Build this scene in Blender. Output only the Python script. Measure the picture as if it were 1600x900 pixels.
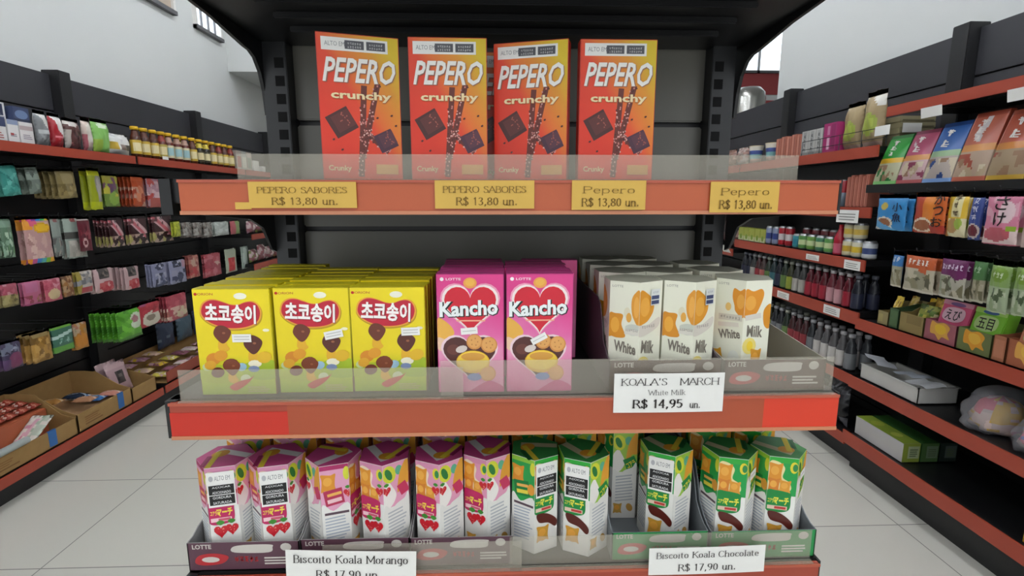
import bpy, bmesh, math, random
from mathutils import Vector, Matrix
random.seed(11)
for _o in list(bpy.data.objects):
    bpy.data.objects.remove(_o)
SC = bpy.context.scene
COL = SC.collection
PI = math.pi
H = 1.32                                    # eye height above the floor

# ------------------------------------------------------------------ camera, world, lamps, exposure
PHI = math.atan(138 / 800.0)
TH = math.atan(28 / 800.0 * math.cos(PHI))
CF = Vector((math.sin(TH) * math.cos(PHI), math.cos(TH) * math.cos(PHI), -math.sin(PHI)))
CR = Vector((math.cos(TH), -math.sin(TH), 0))
CU = CR.cross(CF)
cam_d = bpy.data.cameras.new('camera')
cam = bpy.data.objects.new('camera', cam_d)
COL.objects.link(cam)
cam_d.sensor_width = 36
cam_d.lens = 18
cam_d.clip_start = 0.02
cam.matrix_world = Matrix(((CR.x, CU.x, -CF.x, 0), (CR.y, CU.y, -CF.y, 0), (CR.z, CU.z, -CF.z, H), (0, 0, 0, 1)))
SC.camera = cam

W = bpy.data.worlds.new('world')
SC.world = W
W.use_nodes = True
W.node_tree.nodes['Background'].inputs[0].default_value = (0.93, 0.97, 1.0, 1)
W.node_tree.nodes['Background'].inputs[1].default_value = 0.6
SC.view_settings.view_transform = 'Standard'
SC.view_settings.look = 'None'
SC.view_settings.exposure = 1.0
SC.view_settings.gamma = 1.0
SC.view_settings.use_curve_mapping = False
LAMP = 15.0                                 # strength of the ceiling tubes


# ------------------------------------------------------------------ materials
def lin(c):
    c = c / 255.0
    return c / 12.92 if c <= 0.04045 else ((c + 0.055) / 1.055) ** 2.4


def rgb(h):
    return (lin(int(h[0:2], 16)), lin(int(h[2:4], 16)), lin(int(h[4:6], 16)), 1)


_M = {}


def mat(h, r=0.5, metal=0.0, e=0.0, spec=0.5):
    k = (h, r, metal, e, spec)
    if k in _M:
        return _M[k]
    m = bpy.data.materials.new('paint_' + h)
    m.use_nodes = True
    b = m.node_tree.nodes['Principled BSDF']
    b.inputs['Base Color'].default_value = rgb(h)
    b.inputs['Roughness'].default_value = r
    b.inputs['Metallic'].default_value = metal
    b.inputs['Specular IOR Level'].default_value = spec
    if e:
        b.inputs['Emission Color'].default_value = rgb(h)
        b.inputs['Emission Strength'].default_value = e
    _M[k] = m
    return m


def ramp_mat(name, axis, lo, hi, stops, r=0.4, noise=0.0, nscale=40):
    """printed colour ramp along an object axis (a vector), lo..hi in metres"""
    m = bpy.data.materials.new(name)
    m.use_nodes = True
    nt = m.node_tree
    b = nt.nodes['Principled BSDF']
    b.inputs['Roughness'].default_value = r
    tc = nt.nodes.new('ShaderNodeTexCoord')
    dp = nt.nodes.new('ShaderNodeVectorMath')
    dp.operation = 'DOT_PRODUCT'
    dp.inputs[1].default_value = axis
    nt.links.new(tc.outputs['Object'], dp.inputs[0])
    mr = nt.nodes.new('ShaderNodeMapRange')
    mr.inputs[1].default_value = lo
    mr.inputs[2].default_value = hi
    src = dp.outputs['Value']
    if noise:
        nz = nt.nodes.new('ShaderNodeTexNoise')
        nz.inputs['Scale'].default_value = nscale
        nt.links.new(tc.outputs['Object'], nz.inputs['Vector'])
        ma = nt.nodes.new('ShaderNodeMath')
        ma.operation = 'MULTIPLY_ADD'
        ma.inputs[1].default_value = noise * (hi - lo)
        nt.links.new(nz.outputs['Fac'], ma.inputs[0])
        nt.links.new(src, ma.inputs[2])
        src = ma.outputs[0]
    nt.links.new(src, mr.inputs[0])
    cr = nt.nodes.new('ShaderNodeValToRGB')
    while len(cr.color_ramp.elements) < len(stops):
        cr.color_ramp.elements.new(0.5)
    for el, (p, c) in zip(cr.color_ramp.elements, stops):
        el.position = p
        el.color = rgb(c)
    nt.links.new(mr.outputs[0], cr.inputs[0])
    nt.links.new(cr.outputs[0], b.inputs['Base Color'])
    return m


def film_mat(name, h, alpha, r=0.12):
    """clear plastic: mostly see-through, a little body colour, glossy"""
    m = bpy.data.materials.new(name)
    m.use_nodes = True
    b = m.node_tree.nodes['Principled BSDF']
    b.inputs['Base Color'].default_value = rgb(h)
    b.inputs['Roughness'].default_value = r
    b.inputs['Alpha'].default_value = alpha
    return m


def noise_mat(name, h1, h2, scale, r=0.6, bump=0.0):
    m = bpy.data.materials.new(name)
    m.use_nodes = True
    nt = m.node_tree
    b = nt.nodes['Principled BSDF']
    b.inputs['Roughness'].default_value = r
    tc = nt.nodes.new('ShaderNodeTexCoord')
    nz = nt.nodes.new('ShaderNodeTexNoise')
    nz.inputs['Scale'].default_value = scale
    nt.links.new(tc.outputs['Object'], nz.inputs['Vector'])
    mx = nt.nodes.new('ShaderNodeMix')
    mx.data_type = 'RGBA'
    mx.inputs[6].default_value = rgb(h1)
    mx.inputs[7].default_value = rgb(h2)
    nt.links.new(nz.outputs['Fac'], mx.inputs[0])
    nt.links.new(mx.outputs[2], b.inputs['Base Color'])
    if bump:
        bp = nt.nodes.new('ShaderNodeBump')
        bp.inputs['Strength'].default_value = bump
        nt.links.new(nz.outputs['Fac'], bp.inputs['Height'])
        nt.links.new(bp.outputs[0], b.inputs['Normal'])
    return m


BLACK = mat('151517', 0.4)
DARK = mat('1b1b1d', 0.5)
PANEL = noise_mat('grey_steel_panel', '716f66', '7b7970', 3, 0.35)
LIP = mat('a5432f', 0.42)
LIPB = mat('bd5c36', 0.36)
WHITE = mat('ecebe6', 0.55)
CARD = noise_mat('kraft_cardboard', '957445', 'a5834f', 25, 0.8)
GUARD = film_mat('clear_plastic_guard', 'cfc9b8', 0.22, 0.1)
BAGFILM = film_mat('clear_bag_film', 'c4c4ca', 0.24, 0.06)


# ------------------------------------------------------------------ mesh builder
class MB:
    def __init__(s):
        s.v, s.f, s.mi, s.sm, s.mats = [], [], [], [], []

    def m(s, mt):
        if isinstance(mt, str):
            mt = mat(mt)
        if mt not in s.mats:
            s.mats.append(mt)
        return s.mats.index(mt)

    def face(s, pts, mt, smooth=False):
        n = len(s.v)
        s.v += [tuple(p) for p in pts]
        s.f.append(tuple(range(n, n + len(pts))))
        s.mi.append(s.m(mt))
        s.sm.append(smooth)

    def mesh(s, vs, fs, mt, smooth=False):
        n = len(s.v)
        s.v += [tuple(p) for p in vs]
        k = s.m(mt) if not isinstance(mt, list) else None
        for i, f in enumerate(fs):
            s.f.append(tuple(n + j for j in f))
            s.mi.append(k if k is not None else s.m(mt[i]))
            s.sm.append(smooth)

    def box(s, a, b, mt, top=None, front=None, bev=0.0):
        (x0, y0, z0), (x1, y1, z1) = a, b
        if bev:
            bm = bmesh.new()
            r = bmesh.ops.create_cube(bm, size=1)
            for v in bm.verts:
                v.co = Vector(((x0 + x1) / 2 + v.co.x * (x1 - x0), (y0 + y1) / 2 + v.co.y * (y1 - y0), (z0 + z1) / 2 + v.co.z * (z1 - z0)))
            bmesh.ops.bevel(bm, geom=bm.edges[:], offset=bev, segments=2, affect='EDGES')
            bm.verts.index_update()
            s.mesh([v.co[:] for v in bm.verts], [[v.index for v in f.verts] for f in bm.faces], mt)
            bm.free()
            return
        v = [(x0, y0, z0), (x1, y0, z0), (x1, y1, z0), (x0, y1, z0), (x0, y0, z1), (x1, y0, z1), (x1, y1, z1), (x0, y1, z1)]
        f = [(3, 2, 1, 0), (4, 5, 6, 7), (0, 1, 5, 4), (1, 2, 6, 5), (2, 3, 7, 6), (3, 0, 4, 7)]
        s.mesh(v, f, [mt, top or mt, front or mt, mt, mt, mt])

    def prism(s, prof, axis, a, b, mt):
        """extrude a 2-D outline along axis 'x' (prof = y,z) or 'y' (prof = x,z) or 'z' (prof = x,y)"""
        def P(p, t):
            return {'x': (t, p[0], p[1]), 'y': (p[0], t, p[1]), 'z': (p[0], p[1], t)}[axis]
        n = len(prof)
        vs = [P(p, a) for p in prof] + [P(p, b) for p in prof]
        fs = [tuple(range(n - 1, -1, -1)), tuple(range(n, 2 * n))] + [(i, (i + 1) % n, n + (i + 1) % n, n + i) for i in range(n)]
        s.mesh(vs, fs, mt)

    def lathe(s, prof, n=14, cx=0, cy=0, tilt=0):
        """prof: (radius, z, material of the band below this ring)"""
        rings = []
        base = len(s.v)
        for r, z, _ in prof:
            for i in range(n):
                a = 2 * PI * i / n
                s.v.append((cx + r * math.cos(a), cy + r * math.sin(a), z))
        for k in range(1, len(prof)):
            mi = s.m(prof[k][2])
            for i in range(n):
                j = (i + 1) % n
                s.f.append((base + (k - 1) * n + i, base + (k - 1) * n + j, base + k * n + j, base + k * n + i))
                s.mi.append(mi)
                s.sm.append(True)
        s.f.append(tuple(base + (len(prof) - 1) * n + i for i in range(n)))
        s.mi.append(s.m(prof[-1][2]))
        s.sm.append(False)
        s.f.append(tuple(base + n - 1 - i for i in range(n)))
        s.mi.append(s.m(prof[1][2]))
        s.sm.append(False)

    def tube(s, pts, r, mt, n=8):
        pts = [Vector(p) for p in pts]
        base = len(s.v)
        for i, p in enumerate(pts):
            t = (pts[min(i + 1, len(pts) - 1)] - pts[max(i - 1, 0)]).normalized()
            u = t.cross(Vector((0, 0, 1)) if abs(t.z) < 0.9 else Vector((1, 0, 0))).normalized()
            w = t.cross(u)
            for k in range(n):
                a = 2 * PI * k / n
                s.v.append(tuple(p + (u * math.cos(a) + w * math.sin(a)) * r))
        mi = s.m(mt)
        for i in range(len(pts) - 1):
            for k in range(n):
                j = (k + 1) % n
                s.f.append((base + i * n + k, base + i * n + j, base + (i + 1) * n + j, base + (i + 1) * n + k))
                s.mi.append(mi)
                s.sm.append(True)
        for e in (0, len(pts) - 1):
            s.f.append(tuple(base + e * n + k for k in range(n)))
            s.mi.append(mi)
            s.sm.append(False)

    def data(s, name):
        me = bpy.data.meshes.new(name)
        me.from_pydata(s.v, [], s.f)
        for mt in s.mats:
            me.materials.append(mt)
        me.polygons.foreach_set('material_index', s.mi)
        me.polygons.foreach_set('use_smooth', s.sm)
        me.update()
        return me

    def build(s, name, parent=None, loc=None, rot=None):
        o = bpy.data.objects.new(name, s.data(name))
        COL.objects.link(o)
        if parent:
            o.parent = parent
        if loc is not None:
            o.location = loc
        if rot is not None:
            o.rotation_euler = rot
        return o


def tag(o, label, cat, group=None):
    o['label'] = label
    o['category'] = cat
    if group:
        o['group'] = group
    return o


def struct(o):
    o['kind'] = 'structure'
    return o


def empty(name, loc=(0, 0, 0), rz=0):
    o = bpy.data.objects.new(name, None)
    o.empty_display_size = 0.05
    COL.objects.link(o)
    o.location = loc
    o.rotation_euler = (0, 0, rz)
    return o


def cp(o):
    c = o.copy()
    COL.objects.link(c)
    for ch in o.children:
        d = ch.copy()
        COL.objects.link(d)
        d.parent = c
        for g in ch.children:
            e = g.copy()
            COL.objects.link(e)
            e.parent = d
    return c


ORD = ['frontmost', 'second', 'third', 'fourth', 'fifth', 'sixth', 'seventh', 'eighth', 'ninth', 'tenth', 'eleventh', 'twelfth', 'thirteenth', 'fourteenth', 'fifteenth', 'sixteenth']
ORF = ['first'] + ORD[1:]


# ------------------------------------------------------------------ picture point -> place on a plane of the shop
def ray(x, y):
    return CF + CR * ((x - 800) / 800.0) + CU * ((450 - y) / 800.0)


def onX(x, y, X):
    r = ray(x, y)
    t = X / r.x
    return Vector((X, r.y * t, H + r.z * t))


def onY(x, y, Y):
    r = ray(x, y)
    t = Y / r.y
    return Vector((r.x * t, Y, H + r.z * t))


# ------------------------------------------------------------------ print work on faces
class Plane:
    def __init__(s, o, a, b):
        s.o, s.a, s.b = Vector(o), Vector(a).normalized(), Vector(b).normalized()
        s.n = s.a.cross(s.b).normalized()

    def __call__(s, u, v, off=0.0):
        return s.o + s.a * u + s.b * v + s.n * off


_TX = {}


def text_geo(body, bold=0.0):
    k = (body, bold)
    if k not in _TX:
        cu = bpy.data.curves.new('lettering', 'FONT')
        cu.body = body
        cu.size = 1
        cu.resolution_u = 2
        cu.offset = bold
        o = bpy.data.objects.new('lettering', cu)
        me = o.to_mesh()
        vs = [(v.co.x, v.co.y) for v in me.vertices]
        fs = [tuple(p.vertices) for p in me.polygons]
        o.to_mesh_clear()
        bpy.data.objects.remove(o)
        bpy.data.curves.remove(cu)
        if not vs:
            vs = [(0, 0), (1, 1)]
        x0, x1 = min(v[0] for v in vs), max(v[0] for v in vs)
        y0, y1 = min(v[1] for v in vs), max(v[1] for v in vs)
        _TX[k] = ([(x - (x0 + x1) / 2, y - (y0 + y1) / 2) for x, y in vs], fs, x1 - x0, max(y1 - y0, 1e-4))
    return _TX[k]


class Art:
    """draws flat print on surface S; sizes given as fractions of (w, h)"""
    def __init__(s, mb, S, w, h, step=0.00002):
        s.mb, s.S, s.w, s.h, s.k, s.step = mb, S, w, h, 5, step

    def off(s):
        s.k += 1
        return s.k * s.step

    def poly(s, pts, c):
        o = s.off()
        for ax in (0, 1):
            for lim, sg in ((0.004, 1), (0.996, -1)):
                if all(sg * (p[ax] - lim) >= 0 for p in pts):
                    continue
                out = []
                for i, q in enumerate(pts):
                    p = pts[i - 1]
                    ip, iq = sg * (p[ax] - lim) >= 0, sg * (q[ax] - lim) >= 0
                    if ip != iq:
                        t = (lim - p[ax]) / (q[ax] - p[ax])
                        out.append((p[0] + (q[0] - p[0]) * t, p[1] + (q[1] - p[1]) * t))
                    if iq:
                        out.append(q)
                pts = out
        if len(pts) < 3:
            return
        s.mb.face([s.S(u * s.w, v * s.h, o) for u, v in pts], c)

    def rect(s, u0, v0, u1, v1, c):
        s.poly([(u0, v0), (u1, v0), (u1, v1), (u0, v1)], c)

    def ell(s, cu, cv, ru, rv, c, n=20, rot=0):
        k = s.h / s.w
        pts = []
        for i in range(n):
            a = 2 * PI * i / n
            x, y = ru * math.cos(a), rv * k * math.sin(a)
            pts.append((cu + x * math.cos(rot) - y * math.sin(rot), cv + (x * math.sin(rot) + y * math.cos(rot)) / k))
        s.poly(pts, c)

    def rot_rect(s, cu, cv, du, dv, ang, c, r=0):
        """du in widths, dv in heights, turned by ang"""
        k = s.h / s.w
        pts = []
        for x, y in ((-1, -1), (1, -1), (1, 1), (-1, 1)):
            X, Y = x * du / 2, y * dv / 2 * k
            pts.append((cu + X * math.cos(ang) - Y * math.sin(ang), cv + (X * math.sin(ang) + Y * math.cos(ang)) / k))
        s.poly(pts, c)

    def spline(s, pts, c, n=5):
        out = []
        L = len(pts)
        for i in range(L):
            p0, p1, p2, p3 = pts[i - 1], pts[i], pts[(i + 1) % L], pts[(i + 2) % L]
            for j in range(n):
                t = j / n
                out.append(tuple(0.5 * (2 * p1[d] + (p2[d] - p0[d]) * t + (2 * p0[d] - 5 * p1[d] + 4 * p2[d] - p3[d]) * t * t + (3 * p1[d] - p0[d] - 3 * p2[d] + p3[d]) * t ** 3) for d in (0, 1)))
        s.poly(out, c)

    def heart(s, cu, cv, ru, rv, c, n=36):
        pts = []
        for i in range(n):
            t = 2 * PI * i / n
            x = 16 * math.sin(t) ** 3 / 16
            y = (13 * math.cos(t) - 5 * math.cos(2 * t) - 2 * math.cos(3 * t) - math.cos(4 * t) + 2.5) / 14.5
            pts.append((cu + ru * x, cv + rv * y))
        s.poly(pts, c)

    def text(s, body, cu, cv, w, h, c, bold=0.0, shear=0.0, rot=0.0, arc=0.0):
        vs, fs, tw, th = text_geo(body, bold)
        o = s.off()
        W_, H_ = w * s.w, h * s.h
        pts = []
        for x, y in vs:
            x, y = x / tw * W_, y / th * H_
            x += y * shear
            y += arc * (x / W_ * 2) ** 2 * H_
            X = x * math.cos(rot) - y * math.sin(rot)
            Y = x * math.sin(rot) + y * math.cos(rot)
            pts.append(s.S(cu * s.w + X, cv * s.h + Y, o))
        s.mb.mesh(pts, fs, c)

    def scribble(s, cu, cv, w, h, c, n=1, vertical=False):
        """brush-written characters too small to read: a few crossing strokes each"""
        r = random.Random(int(cu * 977 + cv * 631 + w * 331))
        for i in range(n):
            q = (i + .5) / n - .5
            x, y = (cu, cv - q * h) if vertical else (cu + q * w, cv)
            gw, gh = (w, h / n * .85) if vertical else (w / n * .85, h)
            k = s.k
            for j in range(6):
                s.k = k
                if j % 2:
                    s.rot_rect(x + r.uniform(-.25, .25) * gw, y + r.uniform(-.1, .1) * gh, gw * .13, gh * r.uniform(.5, .9), r.uniform(-.35, .35), c)
                else:
                    s.rot_rect(x + r.uniform(-.1, .1) * gw, y + r.uniform(-.4, .4) * gh, gw * r.uniform(.5, .95), gh * .11, r.uniform(-.2, .2), c)
            s.k = k + 1

    def lines(s, u0, v0, u1, v1, n, c, fill=0.5, slope=0.0):
        """rows of tiny illegible print"""
        dv = (v1 - v0) / n
        for i in range(n):
            a, b = v0 + i * dv, v0 + (i + fill) * dv
            e = u1 - (u1 - u0) * 0.25 * random.random()
            o = s.off() if i == 0 else s.k * s.step
            s.mb.face([s.S(u * s.w, v * s.h, o) for u, v in ((u0, a), (e, a + slope), (e, b + slope), (u0, b))], c)


def carton_body(mb, w, d, h, side, front=None, top=None, bev=0.0006):
    mb.box((-w / 2, -d / 2, 0), (w / 2, d / 2, h), side, bev=bev)
    S = Plane((-w / 2, -d / 2, 0), (1, 0, 0), (0, 0, 1))
    if front:
        mb.face([S(0.0008, 0.0008, 0.00008), S(w - 0.0008, 0.0008, 0.00008), S(w - 0.0008, h - 0.0008, 0.00008), S(0.0008, h - 0.0008, 0.00008)], front)
    if top:
        mb.face([(-w / 2, -d / 2, h + 0.0001), (w / 2, -d / 2, h + 0.0001), (w / 2, d / 2, h + 0.0001), (-w / 2, d / 2, h + 0.0001)], top)
    return S


# ------------------------------------------------------------------ the room
def tile_mat(name, ox, oy):
    m = bpy.data.materials.new(name)
    m.use_nodes = True
    nt = m.node_tree
    b = nt.nodes['Principled BSDF']
    tc = nt.nodes.new('ShaderNodeTexCoord')
    mp = nt.nodes.new('ShaderNodeMapping')
    mp.inputs['Location'].default_value = (-ox, -oy, 0)
    br = nt.nodes.new('ShaderNodeTexBrick')
    br.offset = 0
    br.inputs['Color1'].default_value = rgb('d3d1c6')
    br.inputs['Color2'].default_value = rgb('cfcdc3')
    br.inputs['Mortar'].default_value = rgb('7d7b76')
    br.inputs['Scale'].default_value = 1
    br.inputs['Brick Width'].default_value = 0.603
    br.inputs['Row Height'].default_value = 0.603
    br.inputs['Mortar Size'].default_value = 0.0022
    br.inputs['Mortar Smooth'].default_value = 0.1
    nt.links.new(tc.outputs['Object'], mp.inputs[0])
    nt.links.new(mp.outputs[0], br.inputs['Vector'])
    nt.links.new(br.outputs['Color'], b.inputs['Base Color'])
    b.inputs['Roughness'].default_value = 0.32
    return m


f = MB()
for x0, x1, mt in ((-2.7, 0, tile_mat('floor_tile', -1.653, 2.319)), (0, 5, tile_mat('floor_tile', 0.45, 2.46))):
    f.face([(x0, -2.5, 0), (x1, -2.5, 0), (x1, 6.8, 0), (x0, 6.8, 0)], mt)
struct(f.build('floor'))
PLASTER = noise_mat('wall_plaster', 'cfd2d0', 'd6d8d5', 1.2, 0.8)
f = MB()
f.box((-2.72, -2.5, 0), (-2.56, 6.7, 3.9), PLASTER)
struct(f.build('wall_left'))
f = MB()
f.box((2.22, -2.5, 0), (2.36, 4.13, 3.9), PLASTER)
struct(f.build('wall_right'))
f = MB()
YB = 6.7
f.box((-2.72, YB, 0), (5, YB + 0.1, 3.9), PLASTER)
zr1, zr2, zr3 = onY(1180, 115, YB).z, onY(1180, 148, YB).z, onY(1180, 157, YB).z
f.box((1.5, YB - 0.01, zr2), (5, YB, zr1), mat('9c3f40', 0.6))
f.box((1.5, YB - 0.01, 1.0), (5, YB, zr3), mat('9c3f40', 0.6))
struct(f.build('wall_back'))
f = MB()
f.box((4.9, -2.5, 0), (5.0, 6.7, 3.9), PLASTER)
struct(f.build('wall_side'))
f = MB()
f.face([(-2.7, -2.5, 3.9), (5, -2.5, 3.9), (5, 6.8, 3.9), (-2.7, 6.8, 3.9)], mat('dcdcda', 0.8))
struct(f.build('ceiling'))
f = MB()                                        # soffit across the end of the aisle
f.box((-2.56, 5.32, onY(380, 112, 5.32).z), (1.2, YB, 3.9), PLASTER)
struct(f.build('beam'))
GLASSLIT = mat('dfe9f2', 0.1, 0, 0.75)
for i, (ya, yb) in enumerate(((3.2, 4.5), (4.78, 5.22))):
    f = MB()
    zb = H + 1.45
    f.box((-2.56, ya, zb), (-2.52, yb, zb + 0.03), mat('5a5a5c'))
    f.box((-2.56, yb - 0.03, zb), (-2.53, yb, zb + 0.8), mat('e3e1dc'))
    f.box((-2.56, ya, zb), (-2.53, ya + 0.03, zb + 0.8), mat('e3e1dc'))
    f.box((-2.56, ya, zb + 0.8), (-2.53, yb, zb + 0.83), mat('e3e1dc'))
    f.box((-2.559, ya + 0.03, zb + 0.03), (-2.55, yb - 0.03, zb + 0.8), mat('b8a896', 0.2) if i == 0 else GLASSLIT)
    if i:
        for k in range(1, 4):
            y = ya + (yb - ya) * k / 4
            f.box((-2.55, y - 0.012, zb + 0.03), (-2.54, y + 0.012, zb + 0.8), mat('8d8f95'))
    struct(f.build('window_%d' % (i + 1)))
f = MB()
f.box((1.9, YB - 0.03, zr1 + 0.02), (4.6, YB - 0.002, 3.75), mat('dfe9f2', 0.1, 0, 0.8))
f.box((1.9, YB - 0.04, zr1), (4.6, YB - 0.002, zr1 + 0.03), mat('5a5a5c'))
for x in (1.9, 3.3, 4.57):
    f.box((x, YB - 0.04, zr1), (x + 0.03, YB - 0.002, 3.75), mat('c9cdd0'))
struct(f.build('window_3'))

for i, (x, y) in enumerate([(-1.35, 0.2), (-1.35, 2.2), (-1.35, 4.2), (1.25, 0.2), (1.25, 2.2), (1.25, 4.2), (-0.1, -1.4), (1.9, -1.4)]):
    t = empty('ceiling_light', (x, y, 3.8))
    tag(t, ('%s white tube light on the ceiling of the aisle beside the %s' % (ORF[i % 3] if i < 6 else ('last but one', 'last')[i - 6], ('bottle shelves' if x > 0 else 'hanging bags'))), 'ceiling light', 'ceiling tube lights')
    a = MB()
    a.box((-0.13, -0.62, 0.04), (0.13, 0.62, 0.1), WHITE)
    a.build('housing', t)
    for s in (-0.06, 0.06):
        b = MB()
        b.tube([(s, -0.6, 0.015), (s, 0.6, 0.015)], 0.02, mat('f3f7ff', 0.4, 0, LAMP), 10)
        b.build('tube', t)

# ------------------------------------------------------------------ end-of-aisle display gondola
GX0, GX1 = -0.358, 0.398
Z1, Z2, Z3, ZT = H + 0.022, H - 0.214, H - 0.426, H + 0.236          # shelf tops (ZT: underside of the top shelf)
Y1, Y2, Y3 = 0.57, 0.535, 0.535                                     # their front edges
g = empty('display_gondola', (0.02, 0.86, 0))
tag(g, 'black end-of-aisle display gondola with red-edged shelves of boxed biscuits', 'store shelving')


def gpart(mb, name, parent=g):
    o = mb.build(name)
    o.parent = parent
    if parent is g:
        o.matrix_parent_inverse = Matrix.Translation((-0.02, -0.86, 0))
    return o


UPR = mat('2b2c2e', 0.4)
for x0, x1, hole in ((-0.353, -0.316, 0.010), (0.344, 0.381, 0.010)):
    f = MB()
    f.box((x0, 0.84, 0), (x1, 0.90, 1.62), UPR, bev=0.001)
    hx = (x1 - 0.018, x1 - 0.004) if x0 < 0 else (x0 + 0.004, x0 + 0.018)
    for k in range(50):
        z = 0.22 + k * 0.0265
        f.face([(hx[0], 0.8396, z), (hx[1], 0.8396, z), (hx[1], 0.8396, z + 0.015), (hx[0], 0.8396, z + 0.015)], mat('050506', 0.9))
    gpart(f, 'upright')
zz = H + 0.122
for k in range(-7, 2):
    f = MB()
    f.box((-0.316, 0.868, zz + k * 0.17 + 0.004), (0.344, 0.88, zz + (k + 1) * 0.17 - 0.004), PANEL, bev=0.002)
    gpart(f, 'back_panel')
f = MB()
f.box((-0.316, 0.882, 0.1), (0.344, 0.895, H + 0.29), BLACK)
gpart(f, 'back_frame')
f = MB()
f.box((GX0, 0.56, 0), (GX1, 0.9, 0.14), BLACK, bev=0.004)
gpart(f, 'plinth')

# the clear guards, red price rails and brackets belong to their shelf
for zi, (zs, yf, lip) in enumerate(((Z1, Y1, 0.038), (Z2, Y2, 0.0425), (Z3, Y3, 0.0425), (0.175, Y3, 0.04))):
    GX0, GX1 = (-0.358, 0.389) if zi == 0 else (-0.356, 0.388)
    f = MB()
    f.box((GX0, yf + 0.004, zs - 0.026), (GX1, 0.862, zs), BLACK, bev=0.0015)
    for k in range(3):
        y = yf + 0.08 + k * 0.08
        f.box((GX0 + 0.03, y, zs - 0.036), (GX1 - 0.03, y + 0.02, zs - 0.027), BLACK)
    f.box((GX0, yf, zs - lip), (GX0 + 0.012, yf + 0.02, zs), BLACK)
    f.box((GX1 - 0.003, yf, zs - lip), (GX1, yf + 0.02, zs), BLACK)
    sh = gpart(f, 'shelf')
    for x in (GX0 + 0.002, GX1 - 0.006):
        f = MB()
        f.prism([(yf + 0.02, zs - 0.03), (0.84, zs - 0.027), (0.84, zs - 0.105), (0.825, zs - 0.10), (0.80, zs - 0.065), (0.76, zs - 0.05), (yf + 0.02, zs - 0.036)], 'x', x, x + 0.004, BLACK)
        gpart(f, 'bracket', sh)
    f = MB()
    xa, xb = (GX0 + 0.022, GX1 - 0.005) if zi == 0 else (GX0 + 0.006, GX1 - 0.003)
    f.box((xa, yf - 0.003, zs - lip), (xb, yf + 0.003, zs - 0.001), LIPB if zi == 0 else LIP, bev=0.0008)
    f.box((xa, yf - 0.0048, zs - lip), (xb, yf - 0.003, zs - lip + 0.004), mat('c9835f', 0.35))
    f.box((xa, yf - 0.0048, zs - 0.004), (xb, yf - 0.003, zs - 0.001), mat('b6573f', 0.35))
    if zi == 1:
        f.box((xa, yf - 0.0036, zs - lip + 0.004), (xa + 0.125, yf - 0.003, zs - 0.012), mat('c92c1a', 0.4))
        f.box((xb - 0.085, yf - 0.0036, zs - lip + 0.004), (xb, yf - 0.003, zs - 0.003), mat('dd3d22', 0.4))
        f.box((xa + 0.125, yf - 0.0036, zs - lip + 0.004), (xb - 0.085, yf - 0.003, zs - 0.003), mat('ae4e2e', 0.4))
    gpart(f, 'price_rail', sh)
    if zi == 0:
        gs = [(-0.276, 0.339, 0.0265, 0)]
    elif zi == 1:
        gs = [(-0.34, -0.035, 0.034, -0.002), (-0.06, 0.382, 0.040, 0.002)]
    elif zi == 2:
        gs = [(-0.20, 0.03, 0.034, -0.002), (0.016, 0.378, 0.036, 0.002)]
    else:
        gs = []
    for a, b, h, dy in gs:
        f = MB()
        f.box((a, yf + 0.004 + dy, zs - 0.004), (b, yf + 0.0052 + dy, zs + h), GUARD)
        f.box((a, yf - 0.0036, zs - 0.0008), (b, yf + 0.005 + dy, zs - 0.0002), GUARD)
        gpart(f, 'plastic_guard', sh)
f = MB()                                        # top shelf, seen from below
f.box((GX0, 0.50, ZT), (GX1 + 0.002, 0.862, ZT + 0.028), BLACK, bev=0.002)
for k in range(4):
    y = 0.60 + k * 0.055
    f.box((-0.28, y, ZT - 0.008), (0.32, y + 0.012, ZT), BLACK, bev=0.0015)
sh = gpart(f, 'shelf')
for x in (GX0, GX1 - 0.003):
    f = MB()
    f.prism([(0.50, ZT + 0.03), (0.86, ZT + 0.03), (0.86, H + 0.13), (0.845, H + 0.13), (0.84, H + 0.165), (0.83, H + 0.19), (0.815, H + 0.207), (0.80, H + 0.213), (0.785, H + 0.214), (0.70, H + 0.226), (0.50, H + 0.24)], 'x', x, x + 0.005, BLACK)
    gpart(f, 'bracket', sh)
f = MB()
f.box((GX0 + 0.015, 0.495, ZT - 0.01), (GX1 - 0.007, 0.5, ZT + 0.028), LIP)
gpart(f, 'price_rail', sh)


# ------------------------------------------------------------------ paper price tags
def price_tag(x0, x1, zb, zt, y, paper, lines, label, tilt=0.0):
    mb = MB()
    w, h = x1 - x0, zt - zb
    n = 6
    for k in range(n):                          # paper that bows a little
        a, b = k / n, (k + 1) / n
        ya, yb = -0.0009 * math.sin(PI * a), -0.0009 * math.sin(PI * b)
        mb.face([(-w / 2 + a * w, ya, 0), (-w / 2 + b * w, yb, 0), (-w / 2 + b * w, yb, h), (-w / 2 + a * w, ya, h)], paper, True)
        mb.face([(-w / 2 + a * w, ya + 0.0003, 0), (-w / 2 + b * w, yb + 0.0003, 0), (-w / 2 + b * w, yb + 0.0003, h), (-w / 2 + a * w, ya + 0.0003, h)], paper, True)
    A = Art(mb, Plane((-w / 2, -0.0010, 0), (1, 0, 0), (0, 0, 1)), w, h, 0.00006)
    for t, cu, cv, tw, th, c, bold in lines:
        serif(A, t, cu, cv, tw, th, c, bold)
    o = mb.build('price_tag', None, ((x0 + x1) / 2, y, zb), (0, tilt, 0))
    return tag(o, label, 'price tag')


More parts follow.
